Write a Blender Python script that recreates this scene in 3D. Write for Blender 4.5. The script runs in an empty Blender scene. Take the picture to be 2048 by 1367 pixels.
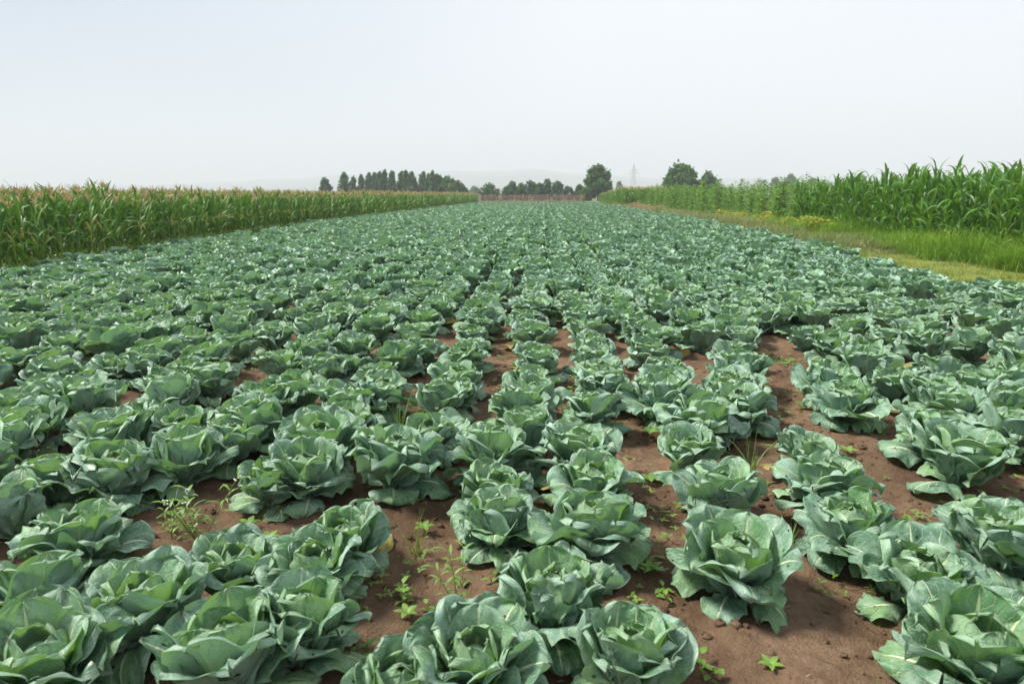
import bpy, math, random
import numpy as np

# ------------------------------------------------------------------ camera, sky, sun, exposure
scene = bpy.context.scene
COL = scene.collection
CAM_H, FPX = 1.70, 2048 * 24 / 36
PITCH, YAW = math.radians(12.2), math.radians(2.6)

cam_data = bpy.data.cameras.new("camera")
cam = bpy.data.objects.new("camera", cam_data)
COL.objects.link(cam)
cam.location = (0, 0, CAM_H)
cam.rotation_euler = (math.radians(90) - PITCH, 0, YAW)
cam_data.sensor_width, cam_data.lens = 36, 24
cam_data.clip_start, cam_data.clip_end = 0.05, 14000
cam_data.dof.use_dof = True
cam_data.dof.focus_distance = 5.5
cam_data.dof.aperture_fstop = 3.2
scene.camera = cam

SUN_EL, SUN_AZ = math.radians(52), math.radians(-84)      # azimuth from +Y (view) towards +X
world = bpy.data.worlds.new("World")
scene.world = world
world.use_nodes = True
wn, wl = world.node_tree.nodes, world.node_tree.links
wn.clear()
out = wn.new("ShaderNodeOutputWorld")
bg = wn.new("ShaderNodeBackground"); bg.inputs[1].default_value = 0.1
sky = wn.new("ShaderNodeTexSky"); sky.sky_type = 'NISHITA'; sky.sun_disc = False
sky.sun_elevation = SUN_EL; sky.sun_rotation = SUN_AZ
sky.dust_density = 1.5; sky.air_density = 1.0
# thin bright overcast veil over the clear sky, a little thinner (bluer) towards the left
tc = wn.new("ShaderNodeTexCoord")
sep = wn.new("ShaderNodeSeparateXYZ"); wl.new(tc.outputs["Generated"], sep.inputs[0])
nz = wn.new("ShaderNodeTexNoise"); nz.inputs["Scale"].default_value = 2.2; nz.inputs["Detail"].default_value = 5
mp = wn.new("ShaderNodeMapping"); mp.inputs["Scale"].default_value = (1, 1, 3.5)
wl.new(tc.outputs["Generated"], mp.inputs[0]); wl.new(mp.outputs[0], nz.inputs["Vector"])
rx = wn.new("ShaderNodeMapRange"); rx.inputs[1].default_value = -0.70; rx.inputs[2].default_value = 0.05
rx.inputs[3].default_value = 0.0; rx.inputs[4].default_value = 1.0
wl.new(sep.outputs["X"], rx.inputs[0])
rn = wn.new("ShaderNodeMapRange"); rn.inputs[1].default_value = 0.35; rn.inputs[2].default_value = 0.65
rn.inputs[3].default_value = -0.07; rn.inputs[4].default_value = 0.09
wl.new(nz.outputs[0], rn.inputs[0])
ad = wn.new("ShaderNodeMath"); ad.operation = 'ADD'; ad.use_clamp = True
ad.inputs[0].default_value = 0.92; wl.new(rn.outputs[0], ad.inputs[1])
mx = wn.new("ShaderNodeMix"); mx.data_type = 'RGBA'
wl.new(ad.outputs[0], mx.inputs[0]); wl.new(sky.outputs[0], mx.inputs[6])
veil = wn.new("ShaderNodeMix"); veil.data_type = 'RGBA'
wl.new(rx.outputs[0], veil.inputs[0])
veil.inputs[6].default_value = (1.3, 1.95, 2.65, 1); veil.inputs[7].default_value = (4.5, 4.58, 4.85, 1)
wl.new(veil.outputs[2], mx.inputs[7])
wl.new(mx.outputs[2], bg.inputs[0]); wl.new(bg.outputs[0], out.inputs[0])

sun_data = bpy.data.lights.new("sun", 'SUN')
sun_data.energy, sun_data.angle, sun_data.color = 4.1, math.radians(13), (1.0, 0.94, 0.82)
sun = bpy.data.objects.new("sun", sun_data)
COL.objects.link(sun)
sun.location = (-30, 20, 40)
sun.rotation_euler = (math.radians(90) - SUN_EL, 0, math.radians(180) - SUN_AZ)

scene.view_settings.view_transform = 'Standard'
scene.view_settings.look = 'None'
scene.view_settings.exposure = 1.16
scene.view_settings.gamma = 1.0
scene.cycles.max_bounces = 8
scene.cycles.transparent_max_bounces = 12
scene.cycles.volume_bounces = 2
scene.cycles.use_denoising = True

rng = np.random.default_rng(7)
random.seed(7)


def ground_at(px, py, z=0.0):
    """Point at height z that the photograph shows at pixel (px, py) of 2048x1367."""
    a, b = (px - 1024) / FPX, (683.5 - py) / FPX
    f = math.cos(PITCH) + math.sin(PITCH) * b
    u = -math.sin(PITCH) + math.cos(PITCH) * b
    c, s = math.cos(YAW), math.sin(YAW)
    t = (z - CAM_H) / u
    return (a * c - f * s) * t, (a * s + f * c) * t


def ray_at(px, py, y):
    """x and z of the photograph's pixel at distance y."""
    a, b = (px - 1024) / FPX, (683.5 - py) / FPX
    f = math.cos(PITCH) + math.sin(PITCH) * b
    u = -math.sin(PITCH) + math.cos(PITCH) * b
    c, s = math.cos(YAW), math.sin(YAW)
    X, Y = a * c - f * s, a * s + f * c
    return X / Y * y, CAM_H + u / Y * y


def project(x, y, z):
    c, s = math.cos(YAW), math.sin(YAW)
    r, f0, u0 = x * c + y * s, -x * s + y * c, z - CAM_H
    f = f0 * math.cos(PITCH) - u0 * math.sin(PITCH)
    u = f0 * math.sin(PITCH) + u0 * math.cos(PITCH)
    return 1024 + FPX * r / f, 683.5 - FPX * u / f


# ------------------------------------------------------------------ mesh helpers
class Shape:
    """Arrays of vertices, quads, uv, tone and material index."""
    def __init__(self):
        self.V, self.F, self.U, self.T, self.M, self.n = [], [], [], [], [], 0

    def add(self, V, F, UV=None, tone=0.0, mat=0):
        V = np.asarray(V, dtype=np.float32).reshape(-1, 3)
        F = np.asarray(F, dtype=np.int32).reshape(-1, 4)
        self.V.append(V); self.F.append(F + self.n)
        self.U.append(np.zeros((len(V), 2), np.float32) if UV is None else np.asarray(UV, np.float32).reshape(-1, 2))
        self.T.append(np.broadcast_to(np.asarray(tone, np.float32), (len(V),)))
        self.M.append(np.broadcast_to(np.asarray(mat, np.int32), (len(F),)))
        self.n += len(V)

    def arrays(self):
        return (np.concatenate(self.V), np.concatenate(self.F), np.concatenate(self.U),
                np.concatenate(self.T), np.concatenate(self.M))

    def mesh(self, name, mats, smooth=True):
        V, F, U, T, M = self.arrays()
        me = bpy.data.meshes.new(name)
        me.vertices.add(len(V)); me.vertices.foreach_set("co", V.ravel())
        me.loops.add(F.size); me.loops.foreach_set("vertex_index", F.ravel())
        me.polygons.add(len(F)); me.polygons.foreach_set("loop_start", np.arange(0, F.size, 4, dtype=np.int32))
        for m in mats:
            me.materials.append(m)
        me.polygons.foreach_set("material_index", M.astype(np.int32))
        me.polygons.foreach_set("use_smooth", np.full(len(F), smooth))
        uv = me.uv_layers.new(name="UVMap")
        uv.data.foreach_set("uv", U[F.ravel()].ravel())
        at = me.attributes.new("tone", 'FLOAT', 'POINT')
        at.data.foreach_set("value", T.astype(np.float32))
        me.update(calc_edges=True)
        return me

    def build(self, name, mats, parent=None, smooth=True):
        return link(name, self.mesh(name, mats, smooth), parent)

    def scatter(self, variants, pos, rot, scl, tone):
        """Copies of variant arrays at many places, joined (for the one-object masses)."""
        pick = rng.integers(0, len(variants), len(pos))
        for k, (V, F, U, T, M) in enumerate(variants):
            i = np.nonzero(pick == k)[0]
            if not len(i):
                continue
            c, s = np.cos(rot[i])[:, None], np.sin(rot[i])[:, None]
            x = (V[None, :, 0] * c - V[None, :, 1] * s) * scl[i][:, None] + pos[i, 0][:, None]
            y = (V[None, :, 0] * s + V[None, :, 1] * c) * scl[i][:, None] + pos[i, 1][:, None]
            z = V[None, :, 2] * scl[i][:, None] + pos[i, 2][:, None]
            P = np.stack([x, y, z], -1).reshape(-1, 3)
            n = len(V)
            FF = (F[None] + (np.arange(len(i)) * n)[:, None, None]).reshape(-1, 4)
            self.add(P, FF, np.tile(U, (len(i), 1)), (T[None] + tone[i][:, None]).ravel(), np.tile(M, len(i)))


def link(name, data, parent=None):
    o = bpy.data.objects.new(name, data)
    COL.objects.link(o)
    if parent is not None:
        o.parent = parent
    return o


def tag(o, label=None, category=None, group=None, kind=None):
    for k, v in (("label", label), ("category", category), ("group", group), ("kind", kind)):
        if v:
            o[k] = v
    return o


def thing(name, label, category, loc=(0, 0, 0), rot=0.0, group=None, scale=1.0):
    o = link(name, None)
    o.location = loc; o.rotation_euler = (0, 0, rot); o.scale = (scale,) * 3
    o.empty_display_size = 0.1
    return tag(o, label, category, group)


def copy_thing(src, loc, rot, scale, label):
    c = src.copy(); COL.objects.link(c)
    c.location = loc; c.rotation_euler = rot if isinstance(rot, tuple) else (0, 0, rot)
    c.scale = (scale,) * 3; c['label'] = label
    for ch in src.children:
        d = ch.copy(); COL.objects.link(d); d.parent = c
        for g in ch.children:
            e = g.copy(); COL.objects.link(e); e.parent = d
    return c


def grid_faces(nv, nu):
    i, j = np.meshgrid(np.arange(nv - 1), np.arange(nu - 1), indexing='ij')
    a = (i * nu + j).ravel()
    return np.stack([a, a + nu, a + nu + 1, a + 1], -1)


def leaf(r, L, W, e, nv=9, nu=9, base=(0.0, 0.0), phi=0.0, cup=(0.4, 0.4), ruffle=0.0, recurve=0.0, roll=0.0,
         bend=0.0, kind='cabbage', zmin=None, scallop=0.0, origin=(0, 0, 0)):
    """A leaf as a curved sheet: midrib elevation e at base, middle and tip (degrees), two cupped halves, wavy margin."""
    v = np.linspace(0, 1, nv)
    if kind == 'cabbage':
        v = 1 - (1 - v) ** 1.35
    e0, e1, e2 = np.radians(e)
    el = e0 * 2 * (v - .5) * (v - 1) + e1 * 4 * v * (1 - v) + e2 * 2 * v * (v - .5)
    dv = np.diff(v)
    rr = np.concatenate([[0], np.cumsum(dv * L * np.cos((el[1:] + el[:-1]) / 2))]) + base[0]
    zz = np.concatenate([[0], np.cumsum(dv * L * np.sin((el[1:] + el[:-1]) / 2))]) + base[1]
    if kind == 'cabbage':
        c = 0.56
        up = np.sqrt(np.clip(1 - (np.clip(v - c, 0, 1) / (1.001 - c)) ** 2.7, 0.0, 1))
        t = np.clip(v / c, 0, 1)
        lo = 0.16 + 0.84 * (t * t * (3 - 2 * t)) ** 0.8
        w = np.where(v > c, up, lo) * W / 2
    elif kind == 'blade':
        w = W / 2 * np.minimum(1, 0.55 + v * 2.2) * np.clip(1 - v ** 2.2, 0.02, 1)
    else:                                             # ovate
        w = W / 2 * np.clip(np.sin(np.pi * np.clip(v, 0.03, 0.99) ** 0.75), 0.05, 1)
    u = np.linspace(-1, 1, nu)
    Vv, Uu = np.meshgrid(v, u, indexing='ij')
    ww = np.repeat(w[:, None], nu, 1)
    cc = np.where(Uu < 0, cup[0], cup[1])
    cc = np.where(np.abs(cc) < 0.02, 0.02, cc)
    lat = ww * np.sin(cc * Uu) / cc
    nor = ww * (1 - np.cos(cc * Uu)) / cc
    m = 1 - (1 - np.abs(Uu) ** 3.2) * (1 - Vv ** 6)
    th = np.arctan2(Uu * W / 2, (Vv - .42) * L)
    if ruffle:
        p = r.uniform(0, 6.28, 4)
        k = r.integers(3, 6), r.integers(7, 11), r.integers(13, 19)
        nor = nor + ruffle * m * (np.sin(k[0] * th + p[0]) + .85 * np.sin(k[1] * th + p[1]) + (.5 if nu > 9 else .3) * np.sin(k[2] * th + p[2]))
        nor = nor + ruffle * .16 * np.sin(9 * Uu + p[3]) * np.sin(8 * Vv + p[2]) * (1 - m)
    if scallop:
        p = r.uniform(0, 6.28, 2)
        lat = lat * (1 + scallop * m * (np.sin(7 * th + p[0]) + (.8 if nu > 12 else 0) * np.sin(13 * th + p[1])))
    nor = nor - recurve * m ** 3
    cr, sr = math.cos(roll), math.sin(roll)
    lat, nor = lat * cr - nor * sr, lat * sr + nor * cr
    E = np.repeat(el[:, None], nu, 1)
    R = np.repeat(rr[:, None], nu, 1) - np.sin(E) * nor
    Z = np.repeat(zz[:, None], nu, 1) + np.cos(E) * nor
    lat = lat + bend * Vv ** 2
    if zmin is not None:
        Z = np.where(Z < zmin, zmin + (Z - zmin) * 0.06, Z)
    cp, sp = math.cos(phi), math.sin(phi)
    P = np.stack([R * cp - lat * sp + origin[0], R * sp + lat * cp + origin[1], Z + origin[2]], -1).reshape(-1, 3)
    UV = np.stack([(Uu + 1) / 2, Vv], -1).reshape(-1, 2)
    return P, grid_faces(nv, nu), UV


def tube(pts, radii, n=6, cap=True):
    pts = np.asarray(pts, float); radii = np.broadcast_to(np.asarray(radii, float), (len(pts),))
    d = np.gradient(pts, axis=0); d /= np.linalg.norm(d, axis=1)[:, None] + 1e-9
    ref = np.array([0.0, 0, 1]) if abs(d[0, 2]) < .9 else np.array([1.0, 0, 0])
    a = np.cross(d, ref); a /= np.linalg.norm(a, axis=1)[:, None] + 1e-9
    b = np.cross(d, a)
    t = np.linspace(0, 2 * np.pi, n, endpoint=False)
    P = pts[:, None] + radii[:, None, None] * (a[:, None] * np.cos(t)[None, :, None] + b[:, None] * np.sin(t)[None, :, None])
    k = len(pts)
    i, j = np.meshgrid(np.arange(k - 1), np.arange(n), indexing='ij')
    j2 = (j + 1) % n
    F = np.stack([i * n + j, i * n + j2, (i + 1) * n + j2, (i + 1) * n + j], -1).reshape(-1, 4)
    UV = np.stack(np.meshgrid(np.linspace(0, 1, k), np.linspace(0, 1, n), indexing='ij')[::-1], -1).reshape(-1, 2)
    return P.reshape(-1, 3), F, UV


def ball(c, r, nu=8, nv=6):
    """Closed rounded lump (c centre, r three radii)."""
    a = np.linspace(0.02, np.pi - 0.02, nv)
    t = np.linspace(0, 2 * np.pi, nu, endpoint=False)
    A, T = np.meshgrid(a, t, indexing='ij')
    P = np.stack([np.sin(A) * np.cos(T) * r[0] + c[0], np.sin(A) * np.sin(T) * r[1] + c[1], np.cos(A) * r[2] + c[2]], -1)
    i, j = np.meshgrid(np.arange(nv - 1), np.arange(nu), indexing='ij')
    j2 = (j + 1) % nu
    F = np.stack([i * nu + j, (i + 1) * nu + j, (i + 1) * nu + j2, i * nu + j2], -1).reshape(-1, 4)
    return P.reshape(-1, 3), F, None


# ------------------------------------------------------------------ materials
def new_mat(name):
    m = bpy.data.materials.new(name); m.use_nodes = True
    nt = m.node_tree; nt.nodes.clear()
    o = nt.nodes.new("ShaderNodeOutputMaterial")
    return m, nt, o


class N:
    """Short node wiring."""
    def __init__(self, nt):
        self.nt = nt

    def node(self, t, **kw):
        n = self.nt.nodes.new(t)
        for k, v in kw.items():
            setattr(n, k, v)
        return n

    def put(self, sock, v):
        if hasattr(v, "is_linked") or hasattr(v, "links"):
            self.nt.links.new(v, sock)
        else:
            sock.default_value = v

    def math(self, op, a, b=0.0, c=None, clamp=False):
        n = self.node("ShaderNodeMath", operation=op); n.use_clamp = clamp
        self.put(n.inputs[0], a); self.put(n.inputs[1], b)
        if c is not None:
            self.put(n.inputs[2], c)
        return n.outputs[0]

    def rng(self, v, a, b, c=0.0, d=1.0, smooth=True):
        n = self.node("ShaderNodeMapRange", interpolation_type='SMOOTHSTEP' if smooth else 'LINEAR')
        self.put(n.inputs[0], v)
        for i, x in enumerate((a, b, c, d)):
            self.put(n.inputs[i + 1], x)
        return n.outputs[0]

    def mix(self, f, a, b):
        n = self.node("ShaderNodeMix", data_type='RGBA')
        self.put(n.inputs[0], f)
        self.put(n.inputs[6], a if not isinstance(a, tuple) else (*a, 1))
        self.put(n.inputs[7], b if not isinstance(b, tuple) else (*b, 1))
        return n.outputs[2]

    def noise(self, vec, scale, detail=3, rough=.55):
        n = self.node("ShaderNodeTexNoise")
        if vec is not None:
            self.put(n.inputs["Vector"], vec)
        n.inputs["Scale"].default_value = scale; n.inputs["Detail"].default_value = detail
        n.inputs["Roughness"].default_value = rough
        return n.outputs[0]


def leaf_material(name, ca, cb, vein, back, rough=.5, trans=.2, veins='none', tonecol=None, holes=False, spec=.5, bump=.9,
                  trans_col=None, patch=None, noise_scale=9.0, bloom=0.0):
    m, nt, o = new_mat(name)
    k = N(nt)
    geo = k.node("ShaderNodeNewGeometry")
    tcn = k.node("ShaderNodeTexCoord")
    uvn = tcn.outputs["UV"]; obj = tcn.outputs["Object"]
    tone = k.node("ShaderNodeAttribute", attribute_name="tone").outputs["Fac"]
    oi = k.node("ShaderNodeObjectInfo").outputs["Random"]
    n1 = k.noise(obj, noise_scale, 4)
    f = k.math('ADD', k.math('MULTIPLY', k.math('SUBTRACT', oi, .5), .8), tone)
    f = k.math('ADD', f, k.rng(n1, .3, .7, -.2, 1.1), clamp=True)
    col = k.mix(f, ca, cb)
    if patch is not None:                               # yellow, worn blotches of their own shape
        n2 = k.noise(obj, noise_scale * .45, 2)
        col = k.mix(k.rng(n2, .45, .68, 0, .72), col, patch)
    if bloom:                                           # waxy bloom, rubbed off in patches
        n4 = k.noise(obj, 17.0, 5, .65)
        col = k.mix(k.rng(n4, .50, .70, 0, bloom), col, (.37, .48, .45))
    height = None
    if veins == 'cabbage':
        sp = k.node("ShaderNodeSeparateXYZ"); k.put(sp.inputs[0], uvn)
        wob = k.noise(uvn, 5.0, 2)
        a = k.math('MULTIPLY', k.math('ABSOLUTE', k.math('SUBTRACT', sp.outputs[0], .5)), 2.0)
        q = k.math('SUBTRACT', sp.outputs[1], k.math('MULTIPLY', k.math('POWER', a, .85), .62))
        q = k.math('ADD', q, k.math('MULTIPLY', wob, .16))
        fr = k.math('ABSOLUTE', k.math('SUBTRACT', k.math('FRACT', k.math('MULTIPLY', q, 6.0)), .5))
        side = k.rng(fr, .425, .5, 0, 1)
        side = k.math('MULTIPLY', side, k.rng(a, 0, 1, 1, .35))
        wid = k.math('ADD', k.math('MULTIPLY', k.math('SUBTRACT', 1.0, sp.outputs[1]), .16), .018)
        mid = k.rng(k.math('DIVIDE', a, wid), .45, 1.0, 1, 0)
        vo = k.node("ShaderNodeTexVoronoi", feature='DISTANCE_TO_EDGE'); k.put(vo.inputs["Vector"], uvn)
        vo.inputs["Scale"].default_value = 11
        net = k.rng(vo.outputs[0], 0.0, .07, .22, 0)
        vm = k.math('MAXIMUM', k.math('MAXIMUM', side, mid), net)
        col = k.mix(k.math('MULTIPLY', vm, .95), col, vein)
        height = vm
        lit_rim = k.math('MAXIMUM', k.rng(a, .9, 1.0, 0, 1), k.rng(sp.outputs[1], .93, 1.0, 0, 1))
        col = k.mix(k.math('MULTIPLY', lit_rim, .35), col, (.38, .50, .36))  # light on recurving leaf margins, painted in as a paler edge colour
    elif veins == 'blade':
        sp = k.node("ShaderNodeSeparateXYZ"); k.put(sp.inputs[0], uvn)
        a = k.math('ABSOLUTE', k.math('SUBTRACT', sp.outputs[0], .5))
        vm = k.rng(a, .03, .1, 1, 0)
        col = k.mix(k.math('MULTIPLY', vm, .7), col, vein)
        height = vm
    col = k.mix(k.math('MULTIPLY', geo.outputs["Backfacing"], .75), col, back)
    pr = k.node("ShaderNodeBsdfPrincipled")
    k.put(pr.inputs["Base Color"], col)
    k.put(pr.inputs["Roughness"], k.rng(n1, .3, .7, rough - .1, rough + .12))
    pr.inputs["Specular IOR Level"].default_value = spec
    if height is not None and bump:
        bp = k.node("ShaderNodeBump"); bp.inputs["Strength"].default_value = bump; bp.inputs["Distance"].default_value = .004
        k.put(bp.inputs["Height"], k.math('ADD', k.math('MULTIPLY', height, -1.0), k.math('MULTIPLY', k.noise(uvn, 14, 3), 1.3)))
        k.put(pr.inputs["Normal"], bp.outputs[0])
    if holes:
        n3 = k.noise(obj, 26, 1, .4)
        k.put(pr.inputs["Alpha"], k.rng(n3, .715, .722, 1, 0))
    tr = k.node("ShaderNodeBsdfTranslucent")
    if trans_col is None:
        k.put(tr.inputs[0], col)
    else:
        k.put(tr.inputs[0], (*trans_col, 1))
    ms = k.node("ShaderNodeMixShader")
    tf = trans
    if holes:
        tf = k.math('MULTIPLY', pr.inputs["Alpha"].links[0].from_socket, trans)
    k.put(ms.inputs[0], tf)
    k.put(ms.inputs[1], pr.outputs[0]); k.put(ms.inputs[2], tr.outputs[0])
    k.put(o.inputs[0], ms.outputs[0])
    return m


def plain_material(name, ca, cb, scale=8.0, rough=.8, bump=0.0, spec=.3, coord="Object", detail=5):
    m, nt, o = new_mat(name)
    k = N(nt)
    tcn = k.node("ShaderNodeTexCoord")
    tone = k.node("ShaderNodeAttribute", attribute_name="tone").outputs["Fac"]
    n1 = k.noise(tcn.outputs[coord], scale, detail)
    f = k.math('ADD', k.rng(n1, .3, .7), tone, clamp=True)
    pr = k.node("ShaderNodeBsdfPrincipled")
    k.put(pr.inputs["Base Color"], k.mix(f, ca, cb))
    pr.inputs["Roughness"].default_value = rough
    pr.inputs["Specular IOR Level"].default_value = spec
    if bump:
        bp = k.node("ShaderNodeBump"); bp.inputs["Strength"].default_value = bump; bp.inputs["Distance"].default_value = .02
        k.put(bp.inputs["Height"], n1); k.put(pr.inputs["Normal"], bp.outputs[0])
    k.put(o.inputs[0], pr.outputs[0])
    return m


M = {}
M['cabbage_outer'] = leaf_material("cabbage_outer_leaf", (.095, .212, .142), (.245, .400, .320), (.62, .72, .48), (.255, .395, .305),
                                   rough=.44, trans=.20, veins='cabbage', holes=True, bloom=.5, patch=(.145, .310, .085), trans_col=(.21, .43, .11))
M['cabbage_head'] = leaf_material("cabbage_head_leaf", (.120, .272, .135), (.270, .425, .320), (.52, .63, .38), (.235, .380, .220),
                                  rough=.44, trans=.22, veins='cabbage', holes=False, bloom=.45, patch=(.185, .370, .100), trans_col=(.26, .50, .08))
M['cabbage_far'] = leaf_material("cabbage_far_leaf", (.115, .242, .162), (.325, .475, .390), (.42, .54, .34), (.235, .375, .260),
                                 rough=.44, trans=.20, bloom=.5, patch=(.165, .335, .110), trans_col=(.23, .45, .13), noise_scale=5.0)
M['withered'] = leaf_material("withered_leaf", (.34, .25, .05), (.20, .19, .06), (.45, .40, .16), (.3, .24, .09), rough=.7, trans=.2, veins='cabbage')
M['corn_leaf'] = leaf_material("corn_leaf", (.048, .130, .020), (.105, .220, .042), (.20, .30, .12), (.080, .150, .070), rough=.48, trans=.25,
                               veins='blade', trans_col=(.13, .30, .02), noise_scale=2.5, bump=0, spec=.3)
M['corn_lush'] = leaf_material("lush_corn_leaf", (.038, .125, .018), (.090, .225, .035), (.22, .34, .12), (.075, .165, .055), rough=.36, trans=.28,
                               veins='blade', trans_col=(.16, .36, .02), noise_scale=2.5, bump=0, spec=.35)
M['corn_stalk'] = plain_material("corn_stalk", (.20, .28, .03), (.34, .38, .05), 6, .7)
M['husk'] = plain_material("corn_husk", (.30, .36, .05), (.44, .44, .10), 8, .6)
M['silk'] = plain_material("corn_silk", (.42, .13, .09), (.55, .25, .18), 20, .8)
M['tassel'] = plain_material("corn_tassel", (.46, .34, .17), (.60, .46, .25), 4, .8)
M['weed_leaf'] = leaf_material("weed_leaf", (.085, .19, .025), (.16, .29, .05), (.25, .36, .12), (.14, .24, .07), rough=.5, trans=.25, trans_col=(.25, .42, .04))
M['weed_stem'] = plain_material("weed_stem", (.13, .20, .04), (.20, .24, .07), 10, .7)
M['white_petal'] = plain_material("white_petal", (.75, .75, .70), (.80, .80, .78), 5, .7)
M['yellow_petal'] = plain_material("yellow_petal", (.65, .45, .02), (.7, .55, .05), 5, .7)
M['grass'] = leaf_material("lush_grass", (.095, .225, .016), (.240, .385, .038), (.2, .3, .1), (.10, .20, .035), rough=.5, trans=.3, trans_col=(.2, .38, .02), noise_scale=1.5)
M['dry_grass'] = leaf_material("dry_grass", (.120, .215, .030), (.27, .285, .065), (.3, .3, .1), (.18, .24, .05), rough=.7, trans=.2, trans_col=(.3, .32, .06), noise_scale=1.2)
M['feather_grass'] = leaf_material("feather_grass", (.15, .21, .06), (.27, .27, .12), (.3, .3, .1), (.18, .21, .08), rough=.7, trans=.2, trans_col=(.25, .30, .08), noise_scale=.5)
M['seed_head'] = plain_material("grass_seed_head", (.40, .24, .15), (.48, .33, .20), 3, .9)
M['bean_leaf'] = leaf_material("bean_leaf", (.065, .175, .018), (.175, .320, .045), (.2, .3, .1), (.14, .25, .045), rough=.5, trans=.25, trans_col=(.2, .38, .04), noise_scale=1.2)
M['yellow_leaf'] = leaf_material("yellow_leaf", (.16, .27, .03), (.46, .38, .04), (.5, .5, .1), (.4, .38, .07), rough=.6, trans=.25, trans_col=(.5, .45, .03), noise_scale=1.5)
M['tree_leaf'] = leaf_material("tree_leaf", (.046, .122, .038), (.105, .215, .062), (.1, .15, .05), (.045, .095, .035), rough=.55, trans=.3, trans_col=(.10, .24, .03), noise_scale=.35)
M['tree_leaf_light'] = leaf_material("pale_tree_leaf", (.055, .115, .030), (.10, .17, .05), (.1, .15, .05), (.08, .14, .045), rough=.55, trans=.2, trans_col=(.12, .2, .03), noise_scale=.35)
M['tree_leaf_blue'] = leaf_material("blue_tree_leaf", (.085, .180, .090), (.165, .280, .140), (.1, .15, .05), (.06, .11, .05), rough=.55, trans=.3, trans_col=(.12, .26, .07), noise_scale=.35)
M['bark'] = plain_material("bark", (.09, .065, .045), (.16, .125, .09), 3, .9, .5)
M['stick'] = plain_material("fence_stick", (.31, .215, .165), (.47, .355, .275), 2.5, .9)
M['post'] = plain_material("fence_post", (.45, .34, .25), (.56, .44, .33), 2, .8)
M['steel'] = plain_material("galvanised_steel", (.30, .29, .29), (.38, .37, .37), 1, .5)
M['hill'] = plain_material("hill_scrub", (.05, .08, .05), (.10, .12, .07), .004, .95)

# soil
m, nt, o = new_mat("brown_soil"); k = N(nt)
tcn = k.node("ShaderNodeTexCoord"); P_ = tcn.outputs["Object"]
na, nb, ncx = k.noise(P_, 1.4, 4), k.noise(P_, 16, 6, .7), k.noise(P_, 90, 4, .7)
col = k.mix(k.rng(na, .32, .68), (.125, .078, .049), (.255, .170, .110))
col = k.mix(k.rng(nb, .35, .7, 0, .6), col, (.085, .045, .025))
col = k.mix(k.rng(ncx, .5, .75, 0, .5), col, (.29, .18, .11))
vo = k.node("ShaderNodeTexVoronoi", feature='DISTANCE_TO_EDGE'); vo.inputs["Scale"].default_value = 6.5
wv = k.node("ShaderNodeVectorMath", operation='ADD'); k.put(wv.inputs[0], P_)
nzv = k.node("ShaderNodeTexNoise"); nzv.inputs["Scale"].default_value = 9; k.put(nzv.inputs["Vector"], P_)
sc_ = k.node("ShaderNodeVectorMath", operation='SCALE'); k.put(sc_.inputs[0], nzv.outputs[1]); sc_.inputs[3].default_value = .12
k.put(wv.inputs[1], sc_.outputs[0]); k.put(vo.inputs["Vector"], wv.outputs[0])
crack = k.math('MULTIPLY', k.rng(vo.outputs[0], .0, .016, .6, 0), k.rng(k.noise(P_, .9, 2), .54, .62))
col = k.mix(k.math('MULTIPLY', crack, .75), col, (.03, .017, .012))
pr = k.node("ShaderNodeBsdfPrincipled"); k.put(pr.inputs["Base Color"], col); pr.inputs["Roughness"].default_value = .95
pr.inputs["Specular IOR Level"].default_value = .2
bp = k.node("ShaderNodeBump"); bp.inputs["Strength"].default_value = 1.0; bp.inputs["Distance"].default_value = .022
hh = k.math('ADD', k.math('MULTIPLY', nb, 1.3), k.math('MULTIPLY', ncx, .9))
k.put(bp.inputs["Height"], k.math('SUBTRACT', hh, crack)); k.put(pr.inputs["Normal"], bp.outputs[0])
k.put(o.inputs[0], pr.outputs[0]); M['soil'] = m

# wide ground: field soil here, rough green and straw country further off
m, nt, o = new_mat("open_ground"); k = N(nt)
tcn = k.node("ShaderNodeTexCoord"); P_ = tcn.outputs["Object"]
n1, n2 = k.noise(P_, .02, 4), k.noise(P_, 1.5, 5)
col = k.mix(k.rng(n1, .4, .6), (.09, .13, .04), (.17, .16, .07))
col = k.mix(k.rng(n2, .35, .7, 0, .5), col, (.12, .085, .05))
pr = k.node("ShaderNodeBsdfPrincipled"); k.put(pr.inputs["Base Color"], col); pr.inputs["Roughness"].default_value = .95
k.put(o.inputs[0], pr.outputs[0]); M['ground'] = m
M['path'] = plain_material("worn_grass_path", (.095, .155, .022), (.20, .205, .045), 3.0, .95, .4)

# ------------------------------------------------------------------ ground, soil, path, hills


def value_noise(x, y, cell, seed):
    r = np.random.default_rng(seed)
    g = r.random((256, 256))
    fx, fy = x / cell, y / cell
    ix, iy = np.floor(fx).astype(int), np.floor(fy).astype(int)
    tx, ty = fx - ix, fy - iy
    tx, ty = tx * tx * (3 - 2 * tx), ty * ty * (3 - 2 * ty)
    a, b = g[ix % 256, iy % 256], g[(ix + 1) % 256, iy % 256]
    c, d = g[ix % 256, (iy + 1) % 256], g[(ix + 1) % 256, (iy + 1) % 256]
    return (a * (1 - tx) + b * tx) * (1 - ty) + (c * (1 - tx) + d * tx) * ty


def soil_height(x, y):
    return (.012 + .036 * value_noise(x, y, .45, 1) + .034 * value_noise(x, y, .15, 2) + .026 * value_noise(x, y, .055, 3))


def right_edge(y):
    return np.interp(y, [0, 10, 16, 20, 29, 41, 57, 90, 130], [6.9, 7.0, 7.2, 7.6, 8.15, 8.6, 9.0, 9.3, 8.8])


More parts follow.
